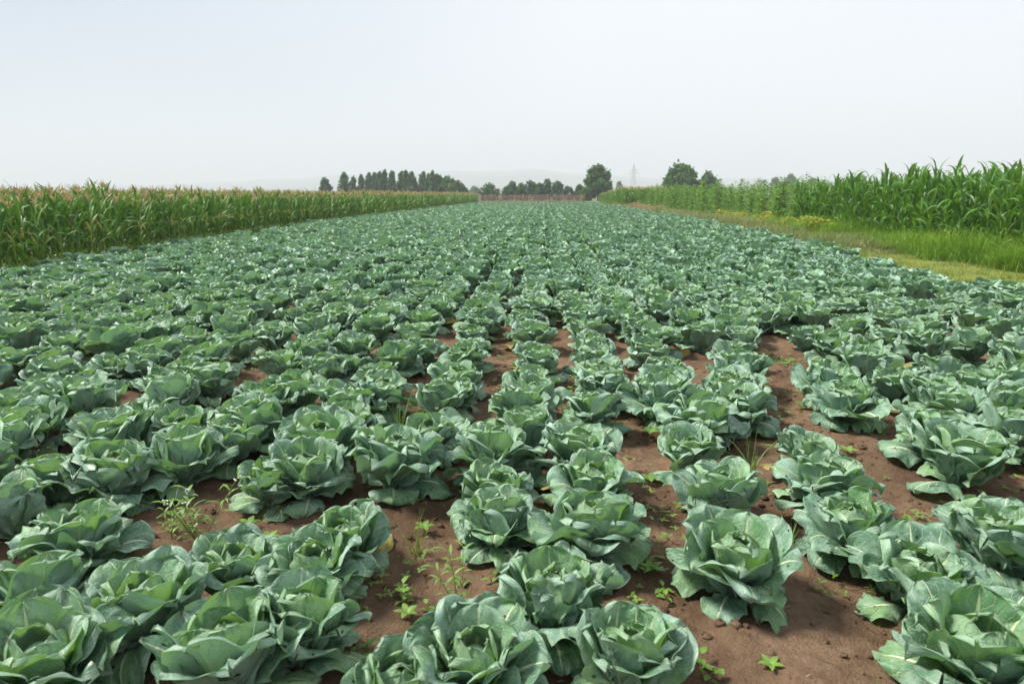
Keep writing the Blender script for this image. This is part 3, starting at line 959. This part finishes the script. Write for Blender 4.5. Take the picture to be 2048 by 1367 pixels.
def blades(s, x, y, z, hgt, wid, tilt, rnd, mat=0, tone=None, k=4):
    """Many curved grass blades at once."""
    n = len(x)
    a = rnd.uniform(0, 6.28, n); t = np.linspace(0, 1, k)
    bendy = rnd.uniform(.2, 1.0, n) * tilt
    dx, dy = np.cos(a), np.sin(a)
    out_ = (bendy * hgt)[:, None] * t[None] ** 2
    up = hgt[:, None] * (t[None] - .35 * bendy[:, None] * t[None] ** 2.5)
    cx, cy, cz = x[:, None] + dx[:, None] * out_, y[:, None] + dy[:, None] * out_, z[:, None] + up
    ws = wid[:, None] * (1 - t[None] ** 1.6 * .93) / 2
    lx, ly = -dy[:, None] * ws, dx[:, None] * ws
    P = np.stack([np.stack([cx - lx, cy - ly, cz], -1), np.stack([cx + lx, cy + ly, cz], -1)], 2).reshape(-1, 3)
    b = (np.arange(n) * k * 2)[:, None] + (np.arange(k - 1) * 2)[None]
    F = np.stack([b, b + 2, b + 3, b + 1], -1).reshape(-1, 4)
    UV = np.tile(np.stack([np.tile([0., 1.], k), np.repeat(t, 2)], -1), (n, 1))
    tn = rnd.normal(0, .25, n) if tone is None else tone
    s.add(P, F, UV, np.repeat(tn, 2 * k), mat)
    return cx[:, -1], cy[:, -1], cz[:, -1]


g = np.random.default_rng(61)
# short worn grass on the path
s = Shape(); n = 130000
y = g.uniform(7, 46, n) ** 1.0; x = right_edge(y) - .05 + g.random(n) * (10.7 - right_edge(y))
kp = value_noise(x, y, .35, 9) > g.random(n) * .75
x, y = x[kp], y[kp]; n = len(x)
blades(s, x, y, np.full(n, .01), g.uniform(.03, .12, n) * (.6 + 1.1 * value_noise(x, y, .8, 29)), g.uniform(.005, .011, n), .9, g, 0, None, 3)
tag(s.build("short_grass", [M['dry_grass']]), "short straw and green grass worn thin along the path", "grass", kind="stuff")
# tall lush grass at the foot of the right corn, growing in tufts


def tufts(rnd, cx, cy, per, spread):
    n = len(cx) * per
    return np.repeat(cx, per) + rnd.normal(0, spread, n), np.repeat(cy, per) + rnd.normal(0, spread, n)


s = Shape(); nt_ = 3600
cy = g.uniform(6, 36, nt_); cx = 10.25 + .18 * np.sin(cy * .9) + .12 * np.sin(cy * 2.3) + g.random(nt_) ** .9 * 1.9
th_ = (.26 + .50 * np.clip((cx - 10.1) / 1.0, 0, 1)) * g.uniform(.6, 1.3, nt_) * (.6 + .75 * value_noise(cx, cy, 1.2, 14))
x, y = tufts(g, cx, cy, 22, .07); n = len(x)
blades(s, x, y, np.zeros(n), np.repeat(th_, 22) * g.uniform(.6, 1.2, n), g.uniform(.008, .018, n), 1.5, g, 0, np.repeat(g.normal(0, .35, nt_), 22) + g.normal(0, .2, n) + 1.2 * (value_noise(x, y, 1.6, 15) - .5), 6)
tag(s.build("tall_grass", [M['grass']]), "tall lush green grass at the foot of the right-hand corn", "grass", kind="stuff")
# feathery brownish grass further along the verge
s = Shape(); nt_ = 5200
cy = 20 + 77 * g.random(nt_) ** 1.5
x0 = right_edge(cy) + np.interp(cy, [20, 24, 28], [2.0, .9, .1]); cx = x0 + g.random(nt_) * (11.0 - x0)
th_ = g.uniform(.3, .85, nt_) * (.45 + .65 * value_noise(cx, cy, 2.2, 17)) * np.clip(.5 + (cx - x0), .5, 1.15) * np.interp(cy, [20, 29], [.35, 1])
x, y = tufts(g, cx, cy, 16, .09); n = len(x)
hgt = np.repeat(th_, 16) * g.uniform(.7, 1.2, n)
tx, ty, tz = blades(s, x, y, np.zeros(n), hgt, g.uniform(.005, .010, n) * (1 + y / 50), 1.1, g, 0, np.repeat(g.normal(0, .3, nt_), 16) + 1.2 * (value_noise(x, y, 3, 18) - .5), 5)
i = np.nonzero((g.random(n) < .015 + .2 * (y > 55)) & (value_noise(x, y, 5, 19) > .45))[0]
for q in range(3):
    blades(s, tx[i] + g.normal(0, .03, len(i)), ty[i] + g.normal(0, .03, len(i)), tz[i] - .04, g.uniform(.05, .14, len(i)), g.uniform(.005, .010, len(i)) * (1 + ty[i] / 60), 1.2, g, 1, None, 3)
tag(s.build("feathery_grass", [M['feather_grass'], M['seed_head']]), "feathery brownish seeding grass along the right edge of the cabbages", "grass", kind="stuff")
# weedy strip under the left corn
s = Shape(); n = 40000
y = 8 + 110 * g.random(n) ** 1.5; x = left_edge(y) - 1.5 + g.random(n) * 1.4
blades(s, x, y, np.zeros(n), g.uniform(.1, .36, n), g.uniform(.008, .02, n) * (1 + y / 60), .9, g, 0, g.normal(.1, .3, n), 4)
n = 16000
y = 8 + 110 * g.random(n) ** 1.5; x = left_edge(y) - 1.7 + g.random(n) * 1.5
blades(s, x, y, g.uniform(0, .42, n), g.uniform(.06, .14, n), g.uniform(.04, .08, n), 1.3, g, 1, g.normal(0, .3, n), 3)
tag(s.build("undergrowth", [M['grass'], M['weed_leaf']]), "green weedy undergrowth at the foot of the left corn stalks", "undergrowth", kind="stuff")
# clods and crumbs on the soil
s = Shape()
for i in range(4200):
    x, y = g.uniform(-3.4, 3.6), g.uniform(1.5, 6.5)
    q = float(np.clip(g.exponential(.0055) + .0025, .0025, .026))
    P, F, _ = ball((0, 0, 0), (q, q * g.uniform(.7, 1.2), q * g.uniform(.5, .8)), 6, 5)
    P = P + g.normal(0, q * .16, P.shape)
    s.add(P + np.array([x, y, float(soil_height(np.array(x), np.array(y))) + .012 * math.cos((x - ROW0) / ROWD * 6.283) + q * .25]), F)
tag(s.build("soil_crumbs", [M['soil']]), "brown soil crumbs and little clods scattered over the furrows", "clods", kind="stuff")

# straw bits and tiny seedlings sprinkled over the soil
s = Shape()
for i in range(260):
    x, y = g.uniform(-3.2, 3.6), g.uniform(1.8, 6.5)
    z = float(soil_height(np.array(x), np.array(y))) + .012 * math.cos((x - ROW0) / ROWD * 6.283) + .004
    a, q = g.uniform(0, 6.28), g.uniform(.01, .035)
    s.add(*tube([(x, y, z), (x + q * .5 * math.cos(a), y + q * .5 * math.sin(a), z + .004), (x + q * math.cos(a), y + q * math.sin(a), z + .001)], [.0012, .0016, .0008], 4), g.normal(0, .3), 0)
    if i % 4 == 0:
        s.add(*leaf(g, g.uniform(.02, .05), g.uniform(.015, .03), (20, -10, -25), 4, 4, (0, 0), a, (-.6, .4), .003, 0, g.uniform(-.3, .3), 0, 'ovate', origin=(x + .05, y, z)), g.normal(0, .3), 1)
tag(s.build("plant_litter", [M['tassel'], M['withered']]), "dry straw bits and leaf scraps scattered between the rows", "litter", kind="stuff")
s = Shape()
for i in range(120):
    cx, cy = g.uniform(-3.2, 3.8), g.uniform(1.9, 7.0)
    for q in range(int(g.integers(3, 12))):
        x, y = cx + g.normal(0, .09), cy + g.normal(0, .09)
        z = float(soil_height(np.array(x), np.array(y)))
        h = g.uniform(.008, .035)
        for w in range(int(g.integers(2, 5))):
            s.add(*leaf(g, g.uniform(.015, .042), g.uniform(.009, .019), (35, 10, -15), 3, 3, (0, 0), w * 1.6 + q, (.2, .2), 0, 0, 0, 0, 'ovate', origin=(x, y, z + h)), g.normal(.1, .3))
tag(s.build("seedling_cover", [M['weed_leaf']]), "tiny green seedlings sprouting in loose patches on the soil", "seedlings", kind="stuff")

# ------------------------------------------------------------------ weeds between the rows


def weed(kind, r, size):
    st, lv, fls = Shape(), Shape(), []
    if kind == 'broad':
        for j in range(max(1, int(3 * size))):
            a, e = r.uniform(0, 6.28), r.uniform(.8, 1.45)
            h = .13 * size * r.uniform(.7, 1.2)
            d = np.array([math.cos(a) * math.cos(e), math.sin(a) * math.cos(e), math.sin(e)])
            st.add(*tube([(0, 0, 0), d * h * .5, d * h], [.003, .0025, .0015], 4))
            for q in range(6):
                t = (q + 1.5) / 7
                lv.add(*leaf(r, .055 * size * r.uniform(.8, 1.2), .034 * size, (30, 5, -25), 5, 4, (.004, 0), q * 2.4 + a, (.3, .3), .002, 0, r.uniform(-.3, .3), 0, 'ovate', origin=tuple(d * h * t)), r.uniform(-.3, .5))
    elif kind == 'seedling':
        st.add(*tube([(0, 0, 0), (.004, 0, .03 * size), (.002, .002, .055 * size)], [.002, .002, .0015], 4))
        for q in range(5):
            lv.add(*leaf(r, .045 * size, .022 * size, (35, 15, -10), 5, 3, (.002, 0), q * 1.257 + .3, (.3, .3), 0, 0, 0, 0, 'ovate', origin=(.002, .002, .05 * size)), r.uniform(0, .5))
    elif kind == 'creeping':
        for j in range(6):
            a = j * 1.05 + r.uniform(-.3, .3)
            for q in range(5):
                d = .04 * (q + .5) * size
                lv.add(*leaf(r, .045 * size, .026 * size, (35, 5, -15), 4, 3, (0, 0), a + r.uniform(-1.2, 1.2), (.2, .2), 0, 0, r.uniform(-.3, .3), 0, 'ovate', origin=(math.cos(a) * d, math.sin(a) * d, .03)), r.uniform(-.2, .5))
            st.add(*tube([(0, 0, .015), (math.cos(a) * .1 * size, math.sin(a) * .1 * size, .03), (math.cos(a) * .19 * size, math.sin(a) * .19 * size, .028)], [.003, .002, .001], 4))
    elif kind == 'grassy':
        n = int(22 * size)
        blades(lv, r.normal(0, .018 * size, n), r.normal(0, .018 * size, n), np.zeros(n), r.uniform(.14, .34, n) * size, r.uniform(.004, .008, n), .8, r, 0, None, 6)
        st.add(*tube([(0, 0, 0), (.01, 0, .14 * size), (.03, .0, .30 * size)], [.003, .002, .001], 4))
    else:                                             # narrow leaves on branching stems, 'flowering' bears white flowers
        for j in range(5 if kind == 'flowering' else 3):
            a, e = r.uniform(0, 6.28), r.uniform(.75, 1.4)
            h = .30 * size * r.uniform(.7, 1.1)
            d = np.array([math.cos(a) * math.cos(e), math.sin(a) * math.cos(e), math.sin(e)])
            st.add(*tube([(0, 0, 0), d * h * .5 + (0, 0, .01), d * h], [.003, .0025, .0015], 4))
            for q in range(12):
                t = .2 + .8 * (q + 1) / 12
                lv.add(*leaf(r, .075 * size * r.uniform(.7, 1.2), .013 * size, (50, 15, -35), 5, 3, (.002, 0), q * 1.8 + a, (.3, .3), 0, 0, 0, 0, 'ovate', origin=tuple(d * h * t)), r.uniform(-.2, .5))
            if kind == 'flowering':
                fl = Shape(); fls.append(fl)
                for q in range(4):
                    P, F, _ = ball(d * h * (1 - .05 * (q % 2)) + r.normal(0, .008, 3), (.005, .005, .005), 6, 5)
                    fl.add(P, F)
    return st, lv, fls


MID = [(110, 640), (270, 600), (395, 566), (440, 520), (520, 590), (640, 600), (690, 520), (760, 560), (850, 480), (930, 566), (1000, 560), (1010, 508), (1180, 500), (1210, 560), (1290, 583), (1330, 520), (1430, 605), (1560, 510), (1620, 560), (1880, 620)]
WEEDS = [  # pixel of the foot, kind, size, label
    (400, 1090, 'flowering', 1.15, "tall weed with narrow leaves and small white flowers on bare soil at left"),
    (340, 1085, 'narrow', .75, "narrow-leaved weed without flowers beside the white-flowered weed"),
    (500, 1072, 'seedling', 1.5, "small thin weed right of the white-flowered weed"),
    (540, 1095, 'seedling', 1.3, "tiny seedling on bare soil left of the upright leaf tip"),
    (128, 1062, 'narrow', .6, "yellow-green narrow weed squeezed between cabbages at far left"),
    (922, 1245, 'narrow', .95, "bushy narrow-leaved weed behind the bottom centre cabbage"),
    (862, 1235, 'broad', .6, "short leafy weed left of the bushy narrow-leaved weed"),
    (806, 1218, 'broad', .8, "upright leafy weed on bare soil at lower centre"),
    (815, 1248, 'seedling', 1.2, "two-leafed seedling just below the upright leafy weed"),
    (728, 1325, 'broad', .8, "leggy weed at the bottom edge left of centre"),
    (832, 1115, 'grassy', .85, "thin upright grass stem on soil left of a large cabbage"),
    (850, 1075, 'seedling', 1.3, "small weed behind the thin upright grass stem"),
    (993, 1185, 'broad', .7, "bright leafy weed against the drooping leaves of a cabbage"),
    (1057, 1040, 'broad', .8, "pale weed with a flower spike between two centre cabbages"),
    (1058, 1068, 'seedling', 1.3, "low weed under the pale spiked weed"),
    (1302, 1160, 'seedling', 1.4, "small weed in the furrow right of the large centre cabbage"),
    (1335, 1200, 'broad', .7, "dark leafy weed at the lower right furrow edge"),
    (1298, 980, 'seedling', 1.5, "little green weed in the middle of the bare furrow"),
    (1310, 955, 'broad', .5, "leafy weed behind the little weed of the bare furrow"),
    (1270, 935, 'creeping', .5, "flat weed beside the pale fallen leaf"),
    (1290, 1030, 'seedling', 1.0, "tiny sprout on light soil in the furrow"),
    (1400, 1360, 'broad', .8, "yellowish leafy weed at the bottom edge right of centre"),
    (1540, 1350, 'seedling', 1.1, "lone two-leafed sprout on dark soil at bottom right"),
    (1500, 965, 'grassy', 1.15, "bright tall grass clump between the rows at right"),
    (1515, 985, 'creeping', .8, "leafy weeds round the foot of the bright grass clump"),
    (1530, 1000, 'broad', .6, "short weed in front of the bright grass clump"),
    (1577, 1110, 'grassy', .75, "bent grass stem behind the right-hand cupped cabbage"),
    (1725, 985, 'grassy', .7, "yellow-green grass blades on the right-hand soil"),
    (1692, 920, 'seedling', 1.5, "star-shaped seedling alone on the right-hand soil"),
    (1665, 925, 'broad', .5, "small weed left of the star-shaped seedling"),
    (1605, 830, 'broad', .9, "reddish-stemmed weed below the left side of a blue cabbage"),
    (1640, 842, 'creeping', .75, "sprawling weed under the drooping leaf of a blue cabbage"),
    (1678, 848, 'creeping', .8, "sprawling weed right of the drooping leaf"),
    (1702, 862, 'seedling', 1.6, "rosette weed at the end of the sprawling weeds"),
    (1735, 870, 'grassy', .6, "short grass tuft near the right-hand cabbages"),
    (1765, 878, 'grassy', .6, "forked grass tuft beside the right-hand large cabbage"),
    (1520, 715, 'creeping', .9, "flat weed at the left of the creeping patch"),
    (1548, 722, 'creeping', 1.0, "flat weed in the middle of the creeping patch"),
    (1575, 730, 'creeping', .8, "flat weed at the right of the creeping patch"),
    (1590, 720, 'creeping', .6, "small flat weed touching the cabbage right of the creeping patch"),
    (800, 885, 'grassy', 1.2, "arching grass tuft between the centre-left rows"),
    (775, 890, 'narrow', .6, "narrow-leaved weed at the foot of the arching grass tuft"),
    (815, 915, 'broad', .8, "leafy weed below the arching grass tuft"),
    (1082, 862, 'broad', .9, "yellow-green leafy weed between the two centre rows"),
    (1128, 790, 'broad', .9, "leafy weed between two cabbages above centre"),
    (1130, 830, 'broad', .7, "small weed in the gap below the leafy centre weed"),
    (1110, 885, 'seedling', 1.6, "green sprout in the dark gap between centre rows"),
    (1395, 790, 'broad', .9, "leafy weed at the left foot of a bluish cabbage"),
    (1410, 830, 'broad', 1.0, "tall thin weed between two rows right of centre"),
    (1415, 885, 'broad', .8, "pale leafy weed behind the small open cabbage"),
    (1300, 885, 'seedling', 1.7, "bright sprout under a cabbage right of centre"),
    (577, 775, 'grassy', .7, "thin grass stems beside a cabbage at left of centre"),
    (553, 775, 'broad', .6, "dark leafy weed on soil at left of centre"),
    (300, 718, 'narrow', .6, "yellowish feathery weed between cabbages at mid left"),
    (335, 705, 'flowering', .5, "small yellowing weed behind the feathery weed at mid left"),
    (1560, 800, 'grassy', .5, "arched grass blade over the bare soil strip"),
]
for n, (px, py) in enumerate(MID):
    WEEDS.append((px, py, ('narrow', 'broad', 'grassy')[n % 3], 1.7, "yellow-green weed poking up among mid-field cabbages, %s from the left" % ordinal(n + 1)))
r = np.random.default_rng(71)
for px, py, kd, sz, lab in WEEDS:
    x, y = ground_at(px, py, .03)
    st, lv, fl = weed(kd, r, sz)
    name = {"grassy": "grass_tuft", "seedling": "seedling", "flowering": "flowering_weed"}.get(kd, "weed")
    t = thing(name, lab, "weed", (x, y, .02), r.uniform(0, 6.28), "weeds among the mid-field cabbages" if sz > 1.65 else None)
    st.build("stem", [M['weed_stem']], t); lv.build("leaves", [M['weed_leaf']], t)
    for f_ in fl:
        f_.build("flower", [M['white_petal']], t)
for px, py, lab in ((1258, 925, "pale withered cabbage leaf lying on the bare furrow"), (1690, 865, "scrap of dry leaf on soil beside the sprawling weeds"), (1360, 985, "dry brown leaf scrap at the front of the small open cabbage")):
    x, y = ground_at(px, py, .03)
    s = Shape(); sc = 1 if px == 1258 else .45
    s.add(*leaf(r, .17 * sc, .13 * sc, (20, -5, -15), 8, 8, (0, 0), 0, (-.5, .4), .012 * sc, .01, .15, .02))
    o = s.build("fallen_leaf", [M['withered']]); o.location = (x, y, .04); o.rotation_euler = (0, 0, 2.2 if px == 1258 else px)
    tag(o, lab, "leaf")

# ------------------------------------------------------------------ stick fence across the end of the field
FY = 131.0
x0, _ = ray_at(955, 405, FY); x1, _ = ray_at(1166, 405, FY)
fence = thing("stick_fence", "brown brushwood fence with pale posts across the end of the cabbage field", "fence", ((x0 + x1) / 2, FY, 0))
s = Shape()
cx = (x0 + x1) / 2
for x in np.arange(x0 - 6, x1 + .3, .055):
    h = 1.6 * g.uniform(.9, 1.06)
    b = np.array([x - cx + g.normal(0, .03), g.normal(0, .05), 0])
    s.add(*tube([b, b + (g.normal(0, .05), g.normal(0, .02), h * .5), b + (g.normal(0, .1), g.normal(0, .05), h)], [.026, .022, .012], 4), g.normal(0, .3))
for z in (.5, 1.1):
    s.add(*tube([(x0 - 6 - cx, -.07, z), (0, -.07, z + .02), (x1 - cx, -.07, z)], .02, 4))
s.build("brushwood", [M['stick']], fence)
for px in (961, 998, 1003, 1029, 1058, 1061, 1095, 1126, 1163):
    x, _ = ray_at(px, 400, FY - .2)
    s = Shape(); q = g.normal(0, .05)
    s.add(*tube([(x - cx, -.2, 0), (x - cx + q, -.2, .9), (x - cx + q * 1.6, -.2, 1.62 + g.normal(0, .08))], [.06, .055, .045], 6))
    s.build("post", [M['post']], fence)

# ------------------------------------------------------------------ trees


def make_tree(name, label, px, py_top, wpx, d, shape, mat, group=None, dens=1.0, seed=0):
    r = np.random.default_rng(900 + seed)
    x, ztop = ray_at(px, py_top, d)
    W = wpx / FPX * d
    H = ztop
    if shape == 'column':
        W *= r.uniform(.95, 1.5)
    t = thing(name, label, "tree", (x, d, 0), 0, group)
    tk, cr = Shape(), Shape()
    if shape == 'column':
        ncl, zlo = int(30 * dens), .14
    elif shape == 'bush':
        ncl, zlo = int(34 * dens), .10
    else:
        ncl, zlo = int(60 * dens), .2
    lean = (r.normal(.05, .04) if shape == 'column' else r.normal(0, .02)) * H
    tk.add(*tube([(0, 0, -.1), (lean * .3, 0, H * .3), (lean * .7, 0, H * .6), (lean, 0, H * .9)], [.035 * H * .55, .026 * H * .55, .015 * H * .55, .01], 7))
    cent = []
    for i in range(ncl):
        u = (i + .5) / ncl
        z = zlo + (1 - zlo) * u
        if shape == 'column':
            rad = W / 2 * min(1, (u / .22) ** .5) * (1 - u) ** .5 * 1.25 * r.uniform(.6, 1.3)
            size = W * r.uniform(.14, .24) * (1.1 - .6 * u)
        else:
            rad = W / 2 * math.sqrt(max(.05, 1 - ((max(u, .36) - .36) / .66) ** 2)) * (.86 + .14 * min(1, u / .36)) * r.uniform(.72, 1.12)
            size = W * r.uniform(.06, .19)
        a = i * 2.39996 + r.uniform(-.5, .5)
        q = (rad - size * .6) * (.45 + .55 * math.sqrt(r.random())) if rad > size * .6 else 0
        c = np.array([lean * u + q * math.cos(a), q * math.sin(a), z * H - size * .5])
        cent.append((c, size))
        b = np.array([lean * .5 * u, 0, max(.12, z - .25) * H])
        tk.add(*tube([b, (b + c) / 2 + (0, 0, -.03 * H), c], [.011 * H * .5, .008 * H * .5, .02], 5))
    for c, size in cent:
        n = int((36 if shape == 'column' else 58) * dens)
        v = r.normal(0, 1, (n, 3)); v /= np.linalg.norm(v, axis=1)[:, None]
        rad = size * r.random(n) ** .38 * r.uniform(.75, 1.2, n)
        p = c + v * rad[:, None] * np.array([1, 1, .85 if shape != 'column' else 1.7])
        far_ = r.random(n) < .12
        p = np.where(far_[:, None], c + (p - c) * np.array([1.35, 1.35, 1.7]), p)
        ls = .0028 * d * r.uniform(.5, 1.15, n) * (H / 10) ** .3
        d1 = v + r.normal(0, .7, (n, 3)); d1 /= np.linalg.norm(d1, axis=1)[:, None]
        d2 = np.cross(d1, r.normal(0, 1, (n, 3))); d2 /= np.linalg.norm(d2, axis=1)[:, None]
        d1, d2 = d1 * ls[:, None], d2 * ls[:, None] * .6
        P = np.stack([p - d1, p + d2, p + d1, p - d2], 1).reshape(-1, 3)
        F = np.arange(4 * n).reshape(-1, 4)
        cr.add(P, F, None, np.repeat(r.normal(0, .3, n) + r.normal(0, .25), 4))
    tk.build("trunk", [M['bark']], t)
    cr.build("crown", [mat], t, smooth=False)
    return t


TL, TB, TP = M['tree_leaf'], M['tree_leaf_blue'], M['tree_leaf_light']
g1, g2 = "windbreak trees behind the left corn", "low trees behind the stick fence"
TREES = [
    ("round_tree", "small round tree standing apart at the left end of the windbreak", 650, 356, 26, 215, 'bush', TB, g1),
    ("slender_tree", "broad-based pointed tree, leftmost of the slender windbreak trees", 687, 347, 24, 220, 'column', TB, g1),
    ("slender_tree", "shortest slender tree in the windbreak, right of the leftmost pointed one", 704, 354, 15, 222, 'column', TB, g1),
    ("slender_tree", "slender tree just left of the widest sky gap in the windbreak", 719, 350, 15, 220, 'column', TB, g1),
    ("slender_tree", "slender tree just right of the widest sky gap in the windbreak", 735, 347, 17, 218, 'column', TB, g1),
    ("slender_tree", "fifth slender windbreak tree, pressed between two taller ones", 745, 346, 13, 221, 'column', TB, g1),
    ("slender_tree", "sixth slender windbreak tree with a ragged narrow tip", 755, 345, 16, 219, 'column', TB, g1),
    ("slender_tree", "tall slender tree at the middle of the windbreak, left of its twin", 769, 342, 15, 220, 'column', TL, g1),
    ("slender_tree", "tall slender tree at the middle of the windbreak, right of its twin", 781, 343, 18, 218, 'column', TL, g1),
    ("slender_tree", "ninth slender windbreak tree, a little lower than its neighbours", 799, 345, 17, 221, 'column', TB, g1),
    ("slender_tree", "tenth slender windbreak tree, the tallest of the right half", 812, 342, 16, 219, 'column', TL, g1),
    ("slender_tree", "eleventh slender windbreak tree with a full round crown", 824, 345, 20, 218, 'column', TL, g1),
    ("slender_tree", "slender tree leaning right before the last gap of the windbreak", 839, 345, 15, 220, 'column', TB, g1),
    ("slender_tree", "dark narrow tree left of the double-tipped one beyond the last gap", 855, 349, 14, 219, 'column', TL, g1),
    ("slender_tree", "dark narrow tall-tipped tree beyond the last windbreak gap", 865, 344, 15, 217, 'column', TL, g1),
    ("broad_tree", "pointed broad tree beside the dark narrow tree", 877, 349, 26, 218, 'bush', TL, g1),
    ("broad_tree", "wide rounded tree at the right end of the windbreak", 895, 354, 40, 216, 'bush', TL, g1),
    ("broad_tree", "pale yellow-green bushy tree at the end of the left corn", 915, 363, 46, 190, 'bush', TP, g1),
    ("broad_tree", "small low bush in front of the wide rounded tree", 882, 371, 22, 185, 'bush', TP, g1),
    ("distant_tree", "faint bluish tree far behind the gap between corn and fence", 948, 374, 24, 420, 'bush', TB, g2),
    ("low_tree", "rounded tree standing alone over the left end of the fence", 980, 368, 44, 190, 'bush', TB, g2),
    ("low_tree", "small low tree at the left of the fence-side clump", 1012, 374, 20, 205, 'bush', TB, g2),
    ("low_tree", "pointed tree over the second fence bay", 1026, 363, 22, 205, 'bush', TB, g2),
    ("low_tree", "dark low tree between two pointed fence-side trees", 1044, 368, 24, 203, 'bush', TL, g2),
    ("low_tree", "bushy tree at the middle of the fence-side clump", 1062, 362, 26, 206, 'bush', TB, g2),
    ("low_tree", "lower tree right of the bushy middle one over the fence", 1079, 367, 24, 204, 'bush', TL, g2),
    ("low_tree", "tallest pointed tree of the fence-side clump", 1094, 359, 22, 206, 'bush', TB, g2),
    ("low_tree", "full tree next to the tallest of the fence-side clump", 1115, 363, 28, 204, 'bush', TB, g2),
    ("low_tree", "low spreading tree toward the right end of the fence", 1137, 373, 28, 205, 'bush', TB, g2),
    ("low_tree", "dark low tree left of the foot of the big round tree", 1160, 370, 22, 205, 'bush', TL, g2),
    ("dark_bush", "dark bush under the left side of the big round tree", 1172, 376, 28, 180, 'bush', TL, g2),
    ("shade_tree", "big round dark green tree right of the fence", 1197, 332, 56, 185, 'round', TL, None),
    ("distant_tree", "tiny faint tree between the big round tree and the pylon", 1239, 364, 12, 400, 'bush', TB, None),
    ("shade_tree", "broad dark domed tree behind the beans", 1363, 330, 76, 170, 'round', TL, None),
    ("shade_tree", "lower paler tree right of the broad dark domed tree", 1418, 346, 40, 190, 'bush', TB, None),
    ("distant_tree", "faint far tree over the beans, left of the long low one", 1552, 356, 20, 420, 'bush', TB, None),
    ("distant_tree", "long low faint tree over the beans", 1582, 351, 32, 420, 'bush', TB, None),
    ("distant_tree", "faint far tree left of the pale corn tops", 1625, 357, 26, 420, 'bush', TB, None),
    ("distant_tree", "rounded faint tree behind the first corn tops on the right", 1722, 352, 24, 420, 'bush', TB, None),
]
for i, (nm, lab, px, py, w, d, sh, mt, gp) in enumerate(TREES):
    make_tree(nm, lab, px, py, w, d, sh, mt, gp, 1.6 if nm == "shade_tree" else 1.0, i)

# ------------------------------------------------------------------ pylon
PD = 1000.0
x, zt = ray_at(1268, 328, PD)
py_ = thing("pylon", "pale lattice power pylon far off between two dark trees", "pylon", (x, PD, 0), .3)
s = Shape()


def half(z):
    return np.interp(z, [0, zt * .55, zt * .72, zt], [4.2, 2.2, 1.6, .2])


def strut(a, b, w=.11):
    s.add(*tube([a, (np.array(a) + np.array(b)) / 2, b], w, 4))


lv_ = np.linspace(0, zt, 13)
for sx, sy in ((1, 1), (1, -1), (-1, 1), (-1, -1)):
    for a, b in zip(lv_[:-1], lv_[1:]):
        strut((sx * half(a), sy * half(a), a), (sx * half(b), sy * half(b), b), .17)
for a, b in zip(lv_[:-1], lv_[1:]):
    for s1, s2, ax in ((1, 1, 0), (1, -1, 0), (1, 1, 1), (1, -1, 1)):
        p = [s2 * half(a)] * 2 + [a]; q = [s2 * half(b)] * 2 + [b]
        p[ax], q[ax] = half(a), -half(b); strut(tuple(p), tuple(q), .09)
        p[ax], q[ax] = -half(a), half(b); strut(tuple(p), tuple(q), .09)
s.build("tower", [M['steel']], py_)
for z, wd in ((zt * .70, 7.6), (zt * .80, 5.4)):
    s = Shape()
    for sx in (1, -1):
        for sy in (1, -1):
            strut((sx * 1.1, sy * 1.1, z - .9), (sx * wd, 0, z), .14); strut((sx * 1.1, sy * 1.1, z + 1.4), (sx * wd, 0, z), .14)
        strut((sx * wd, 0, z), (sx * wd, 0, z - 2.6), .16)
    s.build("crossarm", [M['steel']], py_)

# ------------------------------------------------------------------ haze
m, nt, o = new_mat("haze"); k = N(nt)
vol = k.node("ShaderNodeVolumePrincipled")
vol.inputs["Color"].default_value = (.70, .738, .825, 1)
vol.inputs["Density"].default_value = .00055
vol.inputs["Anisotropy"].default_value = 0.0
k.put(o.inputs[1], vol.outputs[0])
bx0, bx1, by0, by1, bz0, bz1 = -9500, 9500, -900, 9800, -2, 420
V = [(x, y, z) for z in (bz0, bz1) for y in (by0, by1) for x in (bx0, bx1)]
s = Shape()
s.add(V, [(0, 2, 3, 1), (4, 5, 7, 6), (0, 1, 5, 4), (2, 6, 7, 3), (0, 4, 6, 2), (1, 3, 7, 5)])
tag(s.build("haze", [m], smooth=False), kind="stuff")
